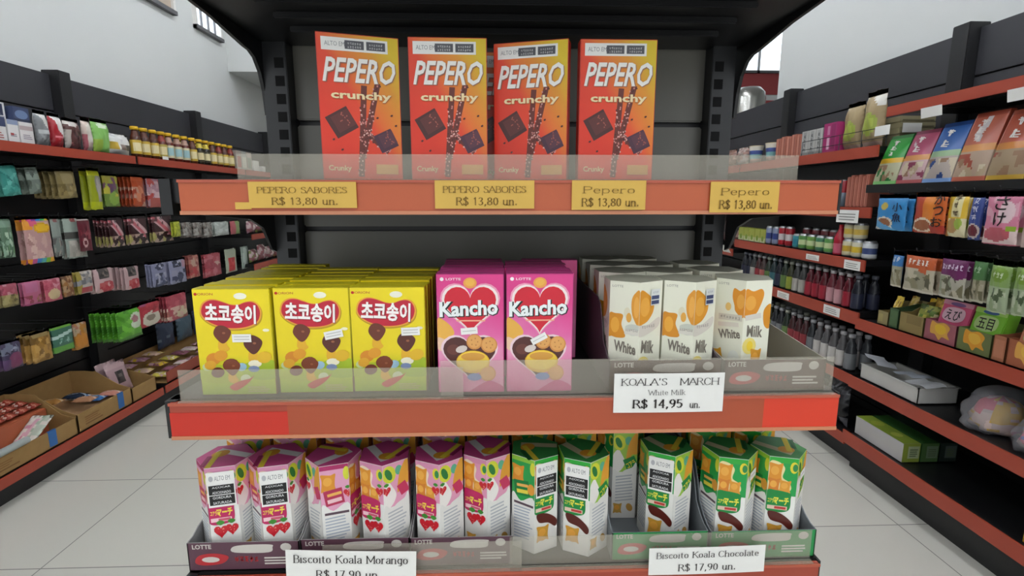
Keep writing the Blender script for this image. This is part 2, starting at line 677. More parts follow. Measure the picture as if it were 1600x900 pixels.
# a small serif alphabet drawn with strokes: each glyph = (advance, [polylines])
GL = {
 'A': (7, ['0,0 3.5,10 7,0', '1.4,3.6 5.6,3.6']), 'B': (6, ['1,0 1,10 3.6,10 5,9 5,6.4 3.8,5.3 1,5.3', '3.8,5.3 5.5,4.3 5.5,1.2 4,0 1,0']),
 'C': (7, ['6.3,8 5,9.7 3,10 1.3,8.6 .6,5 1.3,1.4 3,0 5,.3 6.4,2']), 'E': (6, ['5.4,8.4 5.4,10 1,10 1,0 5.6,0 5.6,1.8', '1,5.2 4,5.2']),
 'H': (8, ['1,0 1,10', '7,0 7,10', '1,5.1 7,5.1']), 'K': (7, ['1,0 1,10', '6,10 1,4.6', '2.6,6 6.4,0']), 'L': (6, ['1,10 1,0 5.6,0 5.6,2']),
 'M': (9, ['1,0 1,10 4.5,2 8,10 8,0']), 'O': (8, ['4,10 1.6,8.7 .7,5 1.6,1.3 4,0 6.4,1.3 7.3,5 6.4,8.7 4,10']), 'P': (6, ['1,0 1,10 4,10 5.4,8.7 5.4,6.4 4,5 1,5']),
 'R': (7, ['1,0 1,10 4,10 5.4,8.7 5.4,6.5 4,5.2 1,5.2', '3.6,5.2 6.6,0']), 'S': (6, ['5,8.2 4.4,9.6 3,10 1.4,9.2 1,7.6 2,6.1 4.2,4.7 5.2,3 4.8,1 3,0 1.4,.4 .7,2']),
 'W': (10, ['0,10 2.6,0 5,8 7.4,0 10,10']), '$': (6, ['5,8.2 4.4,9.6 3,10 1.4,9.2 1,7.6 2,6.1 4.2,4.7 5.2,3 4.8,1 3,0 1.4,.4 .7,2', '3,11 3,-1']),
 'a': (5, ['1,5.4 2,6.6 3.4,6.6 4.1,5.6 4.1,.6 4.8,0', '4.1,4 2,3.6 .9,2.4 .9,1 1.8,0 3,.2 4.1,1.4']), 'b': (6, ['1,10 1,0', '1,5 2.4,6.6 4.2,6.2 5.1,3.4 4.2,.4 2.4,0 1,1.2']),
 'c': (5, ['4.3,5.4 3.4,6.6 1.8,6.2 .9,3.4 1.8,.4 3.4,0 4.5,1.2']), 'e': (5, ['.9,3.6 4.3,3.6 4,5.8 2.7,6.6 1.4,5.9 .8,3.2 1.6,.6 3,0 4.4,1.1']), 'g': (5.5, ['4.4,6.6 4.4,-1.4 3.4,-2.8 1.2,-2.4', '4.4,5 3.2,6.6 1.6,6.2 .8,3.4 1.7,.4 3.2,.2 4.4,1.6']),
 'h': (6, ['1,0 1,10', '1,5 2.6,6.6 4,6.4 4.6,5 4.6,0']), 'i': (3, ['1.5,0 1.5,6.6', '1.4,9 1.6,9']), 'k': (6, ['1,0 1,10', '4.6,6.6 1,2.8', '2.2,4 5,0']), 'l': (3, ['1.5,0 1.5,10']),
 'n': (6, ['1,0 1,6.6', '1,5 2.6,6.6 4,6.4 4.6,5 4.6,0']), 'o': (5.5, ['2.7,6.6 1.3,5.8 .8,3.3 1.3,.8 2.7,0 4.1,.8 4.6,3.3 4.1,5.8 2.7,6.6']), 'p': (6, ['1,-3 1,6.6', '1,5 2.4,6.6 4.2,6.2 5.1,3.4 4.2,.4 2.4,0 1,1.2']),
 'r': (4.4, ['1,0 1,6.6', '1,4.6 2.4,6.4 3.8,6.2']), 's': (4.6, ['3.6,5.4 2.6,6.6 1.2,6.2 1,4.8 3.4,2.6 3.6,1.2 2.4,0 1,.4 .6,1.4']), 't': (4, ['1.6,8.6 1.6,.9 2.4,0 3.4,.4', '.4,6.4 3.2,6.4']), 'u': (6, ['1,6.6 1,1.4 2,0 3.4,.2 4.5,1.6', '4.5,6.6 4.5,0']),
 '0': (6, ['3,10 1.5,8.7 1,5 1.5,1.3 3,0 4.5,1.3 5,5 4.5,8.7 3,10']), '1': (5, ['1.2,8.4 2.6,10 2.6,0']), '3': (6, ['1,8.6 2.4,10 4,9.6 4.6,7.8 3.8,6 2.2,5.3', '2.2,5.3 4.4,4.4 5,2.6 4,.6 2.2,0 .8,1.2']), '4': (6, ['4,0 4,10 .6,3 5.4,3']),
 '5': (6, ['4.8,10 1.6,10 1.2,5.6 3,6.2 4.6,5 5,2.8 4,.6 2.4,0 .9,1']), '7': (6, ['.8,10 5,10 2.2,0']), '8': (6, ['3,5.4 1.3,6.6 1.3,8.8 3,10 4.7,8.8 4.7,6.6 3,5.4 1,3.9 1,1.2 3,0 5,1.2 5,3.9 3,5.4']), '9': (6, ['5,6.6 4.4,5 2.8,4.4 1.2,5.8 1,8 2,9.7 3.6,10 4.8,8.6 5,6 4.2,2 2.4,0']),
 ',': (3, ['1.6,.8 1.6,0 1,-1.6']), '.': (3, ['1.5,0 1.5,1.3']), "'": (3, ['1.5,10 1.3,7.6']), ' ': (4, []),
}


def serif(A, body, cu, cv, w, h, c, bold=1.0):
    """thick uprights, thin cross strokes, small feet: book type for the printed tags"""
    adv = sum(GL[ch][0] for ch in body)
    W_, H_ = w * A.w, h * A.h
    sx, sy = W_ / adv, H_ / 10.0
    o = A.off()
    x = -adv / 2.0
    vs, fs = [], []

    def seg(p, q, t):
        d = Vector((q[0] - p[0], q[1] - p[1]))
        if d.length < 1e-6:
            return
        n = Vector((-d.y, d.x)).normalized() * t / 2
        e = d.normalized() * t * 0.25
        b = len(vs)
        for P in (Vector(p) - e + n, Vector(p) - e - n, Vector(q) + e - n, Vector(q) + e + n):
            vs.append((P.x, P.y))
        fs.append((b, b + 1, b + 2, b + 3))
    for ch in body:
        ad, strokes = GL[ch]
        for st in strokes:
            P = [tuple(float(k) for k in q.split(',')) for q in st.split()]
            P = [((x + a) * sx, (b - 5) * sy) for a, b in P]
            for p, q in zip(P, P[1:]):
                steep = abs(q[1] - p[1]) / (math.hypot(q[0] - p[0], q[1] - p[1]) + 1e-9)
                seg(p, q, (0.55 + 0.95 * steep ** 2) * bold * min(sx, sy) * 1.0)
            if ch not in ',.\'e0o83aOCScs5g' and len(P) > 1:
                for e in (P[0], P[-1]):
                    if ch.isalpha() and (abs(e[1] + 5 * sy) < sy * .3 or abs(e[1] - 5 * sy) < sy * .3):
                        seg((e[0] - 1.1 * sx, e[1]), (e[0] + 1.1 * sx, e[1]), 0.55 * bold * min(sx, sy))
        x += ad
    A.mb.mesh([A.S(cu * A.w + a, cv * A.h + b, o) for a, b in vs], fs, c)


YEL = mat('d9b04e', 0.45)
INK, INKY = mat('3a3431', 0.7), mat('8a6a2a', 0.7)


def tagpx(xl, xr, yt, yb, Y, *a, **k):
    p, q = onY(xl, yb, Y), onY(xr, yt, Y)
    price_tag(p.x, q.x, p.z, q.z, Y, *a, **k)


TY = Y1 - 0.0058
for xl, xr, yt, yb, t1, t2, lab in (
        (390, 556, 284, 325, 'PEPERO SABORES', 'R$ 13,80 un.', 'yellow price tag with a torn scrap at its corner, first on the upper rail'),
        (680, 835, 282, 326, 'PEPERO SABORES', 'R$ 13,80 un.', 'yellow price tag under the gap after the second stick box, upper rail'),
        (893, 1010, 282, 328, 'Pepero', 'R$ 13,80 un.', 'narrow yellow price tag below the fourth, paler orange stick box'),
        (1108, 1219, 284, 332, 'Pepero', 'R$ 13,80 un.', 'yellow price tag at the empty end of the upper rail')):
    tagpx(xl, xr, yt, yb, TY, YEL, [(t1, 0.5, 0.68, 0.84 if len(t1) > 8 else 0.72, 0.22, INKY, 1.1), (t2, 0.52, 0.26, 0.62 if len(t1) > 8 else 0.78, 0.26, INKY, 1.2)], lab)
p = onY(368, 327, TY + 0.0006)
q = onY(392, 316, TY + 0.0006)
mb = MB()
mb.box((p.x, p.y, p.z), (q.x, p.y + 0.0004, q.z), YEL)
tag(mb.build('paper_scrap'), 'small torn scrap of yellow paper stuck beside the first yellow price tag', 'paper scrap')
tagpx(958, 1133, 582, 645, Y2 - 0.0055, WHITE, [("KOALA'S", 0.27, 0.79, 0.42, 0.17, INK, 0.9), ('MARCH', 0.77, 0.79, 0.36, 0.17, INK, 0.9), ('White Milk', 0.48, 0.52, 0.34, 0.13, mat('7d7a78'), 0.8), ('R$ 14,95', 0.40, 0.23, 0.46, 0.2, INK, 1.5), ('un.', 0.74, 0.2, 0.1, 0.17, INK, 0.9)],
      'white paper price tag on the middle shelf below the white hexagonal boxes')
tagpx(448, 648, 858, 916, Y3 - 0.006, WHITE, [('Biscoito Koala Morango', 0.5, 0.76, 0.88, 0.22, INK, 0.9), ('R$ 17,90 un.', 0.48, 0.32, 0.5, 0.22, INK, 1.0)],
      'white paper price tag on the lower shelf below the pink hexagonal boxes', tilt=0.04)
tagpx(1013, 1197, 852, 898, Y3 - 0.006, WHITE, [('Biscoito Koala Chocolate', 0.5, 0.74, 0.88, 0.22, INK, 0.9), ('R$ 17,90 un.', 0.5, 0.27, 0.5, 0.24, INK, 1.0)],
      'white paper price tag on the lower shelf below the green hexagonal boxes', tilt=-0.01)


# ------------------------------------------------------------------ stick-biscuit boxes on the upper shelf
WL = mat('f1f0ec', 0.5)
BLK = mat('161616', 0.5)


def warn_label(mb, S, w, h, rows, u0, v0, u1, v1, head=True):
    """white nutrition-warning sticker with black bars of white print"""
    A = Art(mb, S, w, h, 0.00002)
    A.k = 60
    A.rect(u0, v0, u1, v1, WL)
    du, dv = u1 - u0, v1 - v0
    hb = 0.34 if head else 0.0
    if head:
        A.text('ALTO EM', u0 + du * 0.56, v0 + dv * 0.82, du * 0.55, dv * 0.13, mat('77777c'), 0.0)
        A.ell(u0 + du * 0.16, v0 + dv * 0.82, du * 0.08, dv * 0.08, mat('b9b9bd'), 12)
    n = len(rows)
    top = v0 + dv * (1 - hb - 0.02)
    rh = (top - v0 - dv * 0.05) / n
    A.k = 66
    for i, r in enumerate(rows):
        b = top - (i + 1) * rh
        k = A.k
        A.rect(u0 + du * 0.05, b + rh * (0.08 if i % 2 else 0.0), u1 - du * 0.05, b + rh * (1.0 if i % 2 else 0.92), BLK)
        A.text(r, (u0 + u1) / 2, b + rh * 0.5, du * 0.66, rh * 0.5, mat('e8e8e8'), 0.01)
        A.k = k


PW, PD, PH = 0.0865, 0.019, 0.153
PFRONT = ramp_mat('stick_box_print', (0.86, 0, 0.51), 0.005, 0.098, [(0.0, 'e2351a'), (0.36, 'e84422'), (0.52, 'ea7628'), (0.78, 'e39824'), (1.0, 'dfc01a')], 0.36)
PSIDE = mat('c7301f', 0.3)


def stick_box():
    mb = MB()
    S = carton_body(mb, PW, PD, PH, PSIDE, PFRONT, mat('cf8a2a', 0.35))
    A = Art(mb, S, PW, PH)
    br, br2, pk = mat('6b2a20', 0.4), mat('4f1f1c', 0.4), mat('d98f86', 0.4)
    # two coated sticks crossing
    for (x0, y0), (x1, y1) in (((0.55, 0.66), (0.47, 0.02)), ((0.72, 0.68), (0.50, 0.16)), ((0.50, 0.36), (0.83, 0.2))):
        dx, dy = (x1 - x0) * PW, (y1 - y0) * PH
        L = math.hypot(dx, dy)
        n = (-dy / L * 0.0031 / PW, dx / L * 0.0031 / PH)
        A.poly([(x0 + n[0], y0 + n[1]), (x0 - n[0], y0 - n[1]), (x1 - n[0], y1 - n[1]), (x1 + n[0], y1 + n[1])], br)
        o = A.k
        for i in range(46):
            t = random.random()
            q = random.uniform(-1.15, 1.15)
            A.k = o
            A.ell(x0 + (x1 - x0) * t + n[0] * q, y0 + (y1 - y0) * t + n[1] * q, 0.013, 0.006, random.choice([pk, pk, mat('e8b7ad'), br2]), 5, random.random() * 3)
    # chocolate pieces
    for cu, cv, s, ang, c1, c2 in ((0.26, 0.4, 0.3, 0.52, '4a1d1a', '5e2622'), (0.80, 0.28, 0.24, 0.45, '4b2438', '5a2c3c')):
        A.rot_rect(cu, cv, s, s * PW / PH * 0.98, ang, mat(c1, 0.35))
        A.rot_rect(cu + 0.02, cv + 0.012, s * 0.8, s * 0.72 * PW / PH, ang, mat(c2, 0.3))
        for i in range(12):
            A.ell(cu + random.uniform(-.02, .12), cv + random.uniform(-.02, .07), 0.012, 0.005, mat('a8584a'), 5, random.random() * 3)
    for u, v in ((0.70, 0.44), (0.25, 0.21), (0.93, 0.39), (0.6, 0.3), (0.15, 0.28), (0.88, 0.46)):
        A.ell(u, v, 0.018, 0.007, br2, 6, 0.5)
    A.text('PEPERO', 0.525, 0.752, 0.86, 0.168, mat('9a6a58'), 0.03, 0.2)
    A.text('PEPERO', 0.515, 0.757, 0.86, 0.168, mat('f3f0ea', 0.4), 0.022, 0.2)
    A.text('crunchy', 0.52, 0.578, 0.74, 0.07, mat('b5653a'), 0.035)
    A.text('crunchy', 0.515, 0.583, 0.74, 0.07, mat('f5dfae', 0.4), 0.03)
    A.text('Crunky', 0.21, 0.075, 0.28, 0.05, mat('f2d9a0'), 0.02)
    A.rect(0.66, 0.04, 0.94, 0.11, mat('e0a04a'))
    o = mb.build('stick_biscuit_box')
    lb = MB()
    B = Art(lb, S, PW, PH)
    B.k = 8
    B.rect(0.06, 0.885, 0.86, 0.972, WL)
    B.text('ALTO EM', 0.22, 0.93, 0.24, 0.03, mat('88888c'))
    for u in (0.34, 0.60):
        B.rect(u, 0.90, u + 0.23, 0.957, mat('56565c'))
        B.scribble(u + 0.115, 0.937, 0.17, 0.018, mat('c8c8c8'), 6)
        B.scribble(u + 0.115, 0.914, 0.17, 0.018, mat('c8c8c8'), 6)
    lb.build('warning_label', o)
    return o


P0 = stick_box()
GP = 'orange stick-biscuit boxes on the upper shelf'
pep = [(-0.149, 0.606, 0.27, 'orange stick-biscuit box turned outward, first from the bag racks on the upper shelf'),
       (-0.0505, 0.612, 0.02, 'orange stick-biscuit box standing square, second along the upper shelf'),
       (0.0445, 0.622, -0.28, 'orange stick-biscuit box turned askew with its top sloping, third along the upper shelf'),
       (0.140, 0.612, 0.0, 'orange stick-biscuit box standing alone, last of the four front ones'),
       (0.014, 0.668, 0.05, 'orange stick-biscuit box mostly hidden behind the askew third box')]
for i, (x, y, a, lab) in enumerate(pep):
    o = P0 if i == 0 else cp(P0)
    o.location = (x, y, Z1 + 0.0005)
    o.rotation_euler = (0, 0, a)
    tag(o, lab, 'biscuit box', GP)

# ------------------------------------------------------------------ yellow mushroom-biscuit boxes
YW, YD, YH = 0.0815, 0.0185, 0.1195
YFRONT = ramp_mat('yellow_box_print', (0, 0, 1), 0.0, YH, [(0.0, '9fbf2a'), (0.2, 'c2cf20'), (0.42, 'ecd513'), (1.0, 'f3dc0c')], 0.35, 0.06, 50)
YTOP = mat('cfc21a', 0.4)
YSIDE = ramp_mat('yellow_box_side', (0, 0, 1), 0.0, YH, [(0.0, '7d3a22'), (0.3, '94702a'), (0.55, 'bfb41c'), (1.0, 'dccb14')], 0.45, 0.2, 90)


def mushroom(A, u, v, s, cap='6d2f18', rot=0.0):
    st = mat('e7b128', 0.4)
    A.spline([(u - .05 * s, v), (u + .04 * s, v), (u + .06 * s, v - .12 * s), (u + .1 * s, v - .17 * s), (u, v - .21 * s), (u - .1 * s, v - .16 * s)], st)
    A.spline([(u - .16 * s, v + .02 * s), (u - .1 * s, v + .11 * s), (u + .03 * s, v + .12 * s), (u + .15 * s, v + .05 * s), (u + .09 * s, v - .05 * s), (u, v - .1 * s), (u - .08 * s, v - .07 * s)], mat(cap, 0.3))
    A.ell(u + .02 * s, v + .03 * s, .03 * s, .014 * s, mat('9a5a3a', .3), 8)


def mushroom_box(front=True):
    mb = MB()
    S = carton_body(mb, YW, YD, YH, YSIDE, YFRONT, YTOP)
    A = Art(mb, S, YW, YH)
    if front:
        A.ell(0.045, 0.952, 0.022, 0.014, mat('c8281e'), 8)
        A.text('ORION', 0.17, 0.952, 0.2, 0.022, mat('c06a28'), 0.02)
        A.ell(0.62, 0.932, 0.085, 0.03, mat('f4f2df'), 16)
        A.ell(0.92, 0.615, 0.045, 0.015, mat('f4eecb'), 12)
        bean = [(.10, .78), (.13, .855), (.21, .893), (.30, .896), (.39, .877), (.49, .853), (.58, .85), (.67, .872), (.76, .878), (.83, .85), (.862, .785), (.83, .71), (.74, .665), (.60, .64), (.42, .64), (.26, .672), (.15, .72)]
        cx, cy = .48, .77
        A.spline([(cx + (u - cx) * 1.07 + .005, cy + (v - cy) * 1.1 - .012) for u, v in bean], mat('c19a12'))
        A.spline([(cx + (u - cx) * 1.055, cy + (v - cy) * 1.08) for u, v in bean], mat('eda23a'))
        A.spline(bean, mat('c41431', 0.3))
        A.text('초코송이', 0.485, 0.765, 0.66, 0.175, mat('8e0d22'), 0.05, 0, -0.05)
        A.text('초코송이', 0.475, 0.772, 0.66, 0.175, mat('fbf6f2', 0.4), 0.035, 0, -0.05)
        A.ell(0.3, 0.2, 0.34, 0.09, mat('b7c42a'), 20)
        A.ell(0.85, 0.24, 0.3, 0.1, mat('a9c12c'), 20)
        A.ell(0.1, 0.27, 0.06, 0.035, mat('c9d8a0'), 12)
        mushroom(A, 0.35, 0.57, 0.75)
        mushroom(A, 0.74, 0.47, 0.8, '5a2414')
        A.ell(0.74, 0.3, 0.09, 0.035, mat('f0ead0'), 12)
        A.ell(0.72, 0.25, 0.075, 0.03, mat('7f8fb6'), 12)
        for u, v, r, c in ((.2, .35, .1, 'd98a1e'), (.3, .38, .09, 'e29b22'), (.15, .29, .08, 'e0a52a'), (.42, .29, .11, '7a3316'), (.24, .22, .09, '6f2d16'), (.56, .27, .07, '9ec3d8'), (.87, .36, .1, 'e5b824'), (.6, .16, .07, 'd9dfb0')):
            A.ell(u, v, r, r * 0.55, mat(c, 0.35), 14, 0.3)
        mushroom(A, 0.44, 0.26, 0.7, '7d3a1c')
        A.spline([(.38, .08), (.5, .13), (.66, .16), (.72, .19), (.62, .11), (.46, .045)], mat('d0402a'))
        A.lines(0.62, 0.03, 0.92, 0.09, 3, mat('c9bf70'))
    return mb.build('mushroom_biscuit_box')


ystick = [(0.60, 0.545, 0.0), (0.775, 0.565, 0.2), (0.80, 0.585, 0.03)]
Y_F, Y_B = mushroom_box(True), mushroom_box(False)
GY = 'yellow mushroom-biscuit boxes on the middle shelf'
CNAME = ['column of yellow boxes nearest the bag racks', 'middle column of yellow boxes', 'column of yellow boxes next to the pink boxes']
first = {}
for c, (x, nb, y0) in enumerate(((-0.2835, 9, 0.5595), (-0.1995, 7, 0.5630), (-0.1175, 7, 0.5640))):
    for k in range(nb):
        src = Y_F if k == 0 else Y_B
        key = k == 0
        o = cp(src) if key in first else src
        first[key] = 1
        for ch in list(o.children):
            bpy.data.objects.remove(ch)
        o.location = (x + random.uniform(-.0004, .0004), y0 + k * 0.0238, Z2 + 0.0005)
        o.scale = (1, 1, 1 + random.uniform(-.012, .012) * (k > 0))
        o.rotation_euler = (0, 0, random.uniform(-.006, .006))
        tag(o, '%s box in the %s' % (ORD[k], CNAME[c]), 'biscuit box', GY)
        if k == 0:
            u, v, a = ystick[c]
            sb = MB()
            B = Art(sb, Plane((-YW / 2, -YD / 2, 0), (1, 0, 0), (0, 0, 1)), YW, YH)
            B.k = 70
            B.rot_rect(u, v, 0.25, 0.075, a, WL)
            for j in range(2):
                B.rot_rect(u, v + 0.014 - 0.026 * j, 0.2, 0.008, a, mat('c3c1bc'))
            s = sb.build('price_sticker', o)
            s['label'] = 'white price sticker'

# ------------------------------------------------------------------ pink heart-biscuit boxes
KW, KD, KH = 0.0735, 0.0215, 0.1345
KFRONT = ramp_mat('pink_box_print', (0.35, 0, 1), 0.0, KH, [(0.0, 'e0509a'), (0.25, 'e886b4'), (0.5, 'ee9cc0'), (0.72, 'e56aa8'), (1.0, 'e03c8a')], 0.3, 0.35, 30)
KSIDE = mat('c42d80', 0.35)
KTOP = mat('b8407f', 0.35)


def heart_box(front=True):
    mb = MB()
    S = carton_body(mb, KW, KD, KH, KSIDE, KFRONT, KTOP)
    A = Art(mb, S, KW, KH)
    wh, red = mat('f6e6e2', 0.4), mat('d3122c', 0.28)
    A.ell(.5, .925, .1, .045, mat('eda24e'), 18)
    A.ell(.5, .93, .07, .03, mat('f0b44e'), 18)
    A.text('LOTTE', 0.255, 0.957, 0.22, 0.02, mat('f6dfe6'), 0.02)
    A.ell(.085, .957, .03, .016, mat('f8eef0'), 8)
    if front:
        A.spline([(.01, .63), (.1, .62), (.22, .56), (.25, .5), (.12, .46), (.01, .46)], mat('ecb24c'))
        A.spline([(.0, .47), (.1, .46), (.2, .42), (.1, .36), (.0, .38)], mat('f0c9a8'))
        A.heart(.50, .70, .445, .225, mat('f0a0bb'), 40)
        A.heart(.50, .70, .42, .212, wh, 40)
        A.heart(.50, .70, .385, .195, red, 40)
        A.text('Kancho', .485, .712, .89, .135, mat('1c2423'), 0.075, .04, .045)
        A.text('Kancho', .475, .717, .87, .128, mat('eef3f2', 0.35), 0.035, .04, .045)
        A.rect(.29, .608, .72, .62, mat('f0a98c'))
        A.heart(.48, .295, .43, .2, mat('f2d3da'), 40)
        A.heart(.48, .295, .395, .183, mat('53241d', 0.3), 40)
        A.ell(.24, .37, .1, .045, mat('6a342a', .3), 14)
        for u, v, r in ((.555, .435, .12), (.775, .41, .125), (.75, .165, .125)):
            A.ell(u, v, r, r * KW / KH, mat('d58f45', .4), 18)
            A.ell(u, v + .004, r * .85, r * .85 * KW / KH, mat('e3a65c', .4), 18)
            for t in range(5):
                A.ell(u + .05 * math.cos(t * 1.3), v + .03 * math.sin(t * 1.3), .01, .006, mat('b9743a'), 6)
        A.ell(.36, .375, .09, .03, mat('dccfc8'), 12, .3)
        A.ell(.53, .265, .255, .098, mat('e8b82f', .35), 22)
        A.ell(.53, .275, .235, .082, mat('f3d044', .35), 22)
        A.ell(.53, .31, .18, .035, mat('dba044', .35), 18)
        A.ell(.55, .135, .11, .032, mat('7187c4', .35), 16)
        A.ell(.75, .165, .11, .055, mat('e3a65c', .4), 16)
        A.spline([(.5, .02), (.75, .1), (.9, .08), (.98, .05), (.98, .01), (.5, .01)], mat('d9468f'))
    else:
        A.heart(.50, .70, .42, .212, wh, 40)
        A.heart(.50, .70, .385, .195, red, 40)
    return mb.build('heart_biscuit_box')


K_F, K_B = heart_box(True), heart_box(False)
GK = 'pink heart-biscuit boxes on the middle shelf'
first = {}
for c, (x, y0) in enumerate(((-0.0265, 0.560), (0.0495, 0.560))):
    for k in range(6):
        key = k == 0
        o = cp(K_F if key else K_B) if key in first else (K_F if key else K_B)
        first[key] = 1
        for ch in list(o.children):
            bpy.data.objects.remove(ch)
        dx = (0.0, 0.001, 0.0, 0.0012, 0.0, -.001)[k] if c == 0 else (0, .001, -.001, .002, .001, .024)[k]
        hz = (0, 0, 0, 0, 0.0, 0.0)[k]
        o.location = (x + dx, y0 + k * 0.0248, Z2 + 0.0005 + hz)
        o.rotation_euler = (0, 0, random.uniform(-.02, .02))
        tag(o, '%s pink heart-biscuit box in the column next to the %s' % (ORD[k], ('yellow boxes', 'white hexagonal boxes')[c]), 'biscuit box', GK)
        if k == 0:
            sb = MB()
            B = Art(sb, Plane((-KW / 2, -KD / 2, 0), (1, 0, 0), (0, 0, 1)), KW, KH)
            B.k = 70
            u, v, a = ((.48, .53, .08), (.49, .46, .5))[c]
            B.rot_rect(u, v, 0.25, 0.055, a, WL)
            B.rot_rect(u, v, 0.2, 0.006, a, mat('c3c1bc'))
            s = sb.build('price_sticker', o)
            s['label'] = 'white price sticker'

# ------------------------------------------------------------------ hexagonal biscuit boxes
HS, HH = 0.0320, 0.1225


def hex_planes(s=HS):
    out = []
    for k in range(6):
        a0, a1 = math.radians(-150 + 60 * k), math.radians(-90 + 60 * k)
        p, q = Vector((s * math.cos(a0), s * math.sin(a0), 0)), Vector((s * math.cos(a1), s * math.sin(a1), 0))
        out.append(Plane(p, q - p, (0, 0, 1)))
    return out


HP = hex_planes()
WARN = ['AÇÚCAR', 'ADICIONADO', 'GORDURA', 'SATURADA']


def hex_body(mb, side, top):
    vs = []
    for z in (0, HH):
        for k in range(6):
            a = math.radians(-150 + 60 * k)
            vs.append((HS * math.cos(a), HS * math.sin(a), z))
    mb.mesh(vs, [(5, 4, 3, 2, 1, 0)], side)
    mb.mesh(vs, [(6, 7, 8, 9, 10, 11)], top)
    for k in range(6):
        mb.mesh([vs[k], vs[(k + 1) % 6], vs[6 + (k + 1) % 6], vs[6 + k]], [(0, 1, 2, 3)], side)


def biscuit(A, u, v, ru, rv, c='e2952c', rot=0.0):
    """small pillow-shaped biscuit, plain"""
    ca, sa = math.cos(rot), math.sin(rot)
    k = A.h / A.w
    base = [(-1, -1), (-.5, -.85), (0, -.95), (.55, -.85), (1, -1), (.85, -.4), (.9, .3), (1, 1), (.4, .86), (-.2, .92), (-1, 1), (-.86, .4), (-.9, -.3)]
    pts = []
    for x, y in base:
        X, Y = x * ru, y * rv * k
        pts.append((u + X * ca - Y * sa, v + (X * sa + Y * ca) / k))
    A.spline(pts, mat(c, 0.4), 3)
    A.ell(u - ru * .1, v + rv * .15, ru * .6, rv * .5, mat('edab45', .4), 14, rot)


def strawberry(A, u, v, s):
    A.heart(u, v, s, s * .55 * A.w / A.h * 1.9, mat('cf1f2e', .3), 18)
    A.spline([(u - s * .6, v + s * .42), (u, v + s * .3), (u + s * .6, v + s * .42), (u, v + s * .52)], mat('3f8f2e'), 3)
    for i in range(5):
        A.ell(u + random.uniform(-.4, .4) * s, v + random.uniform(-.15, .2) * s, .018, .006, mat('f0a08c'), 5)


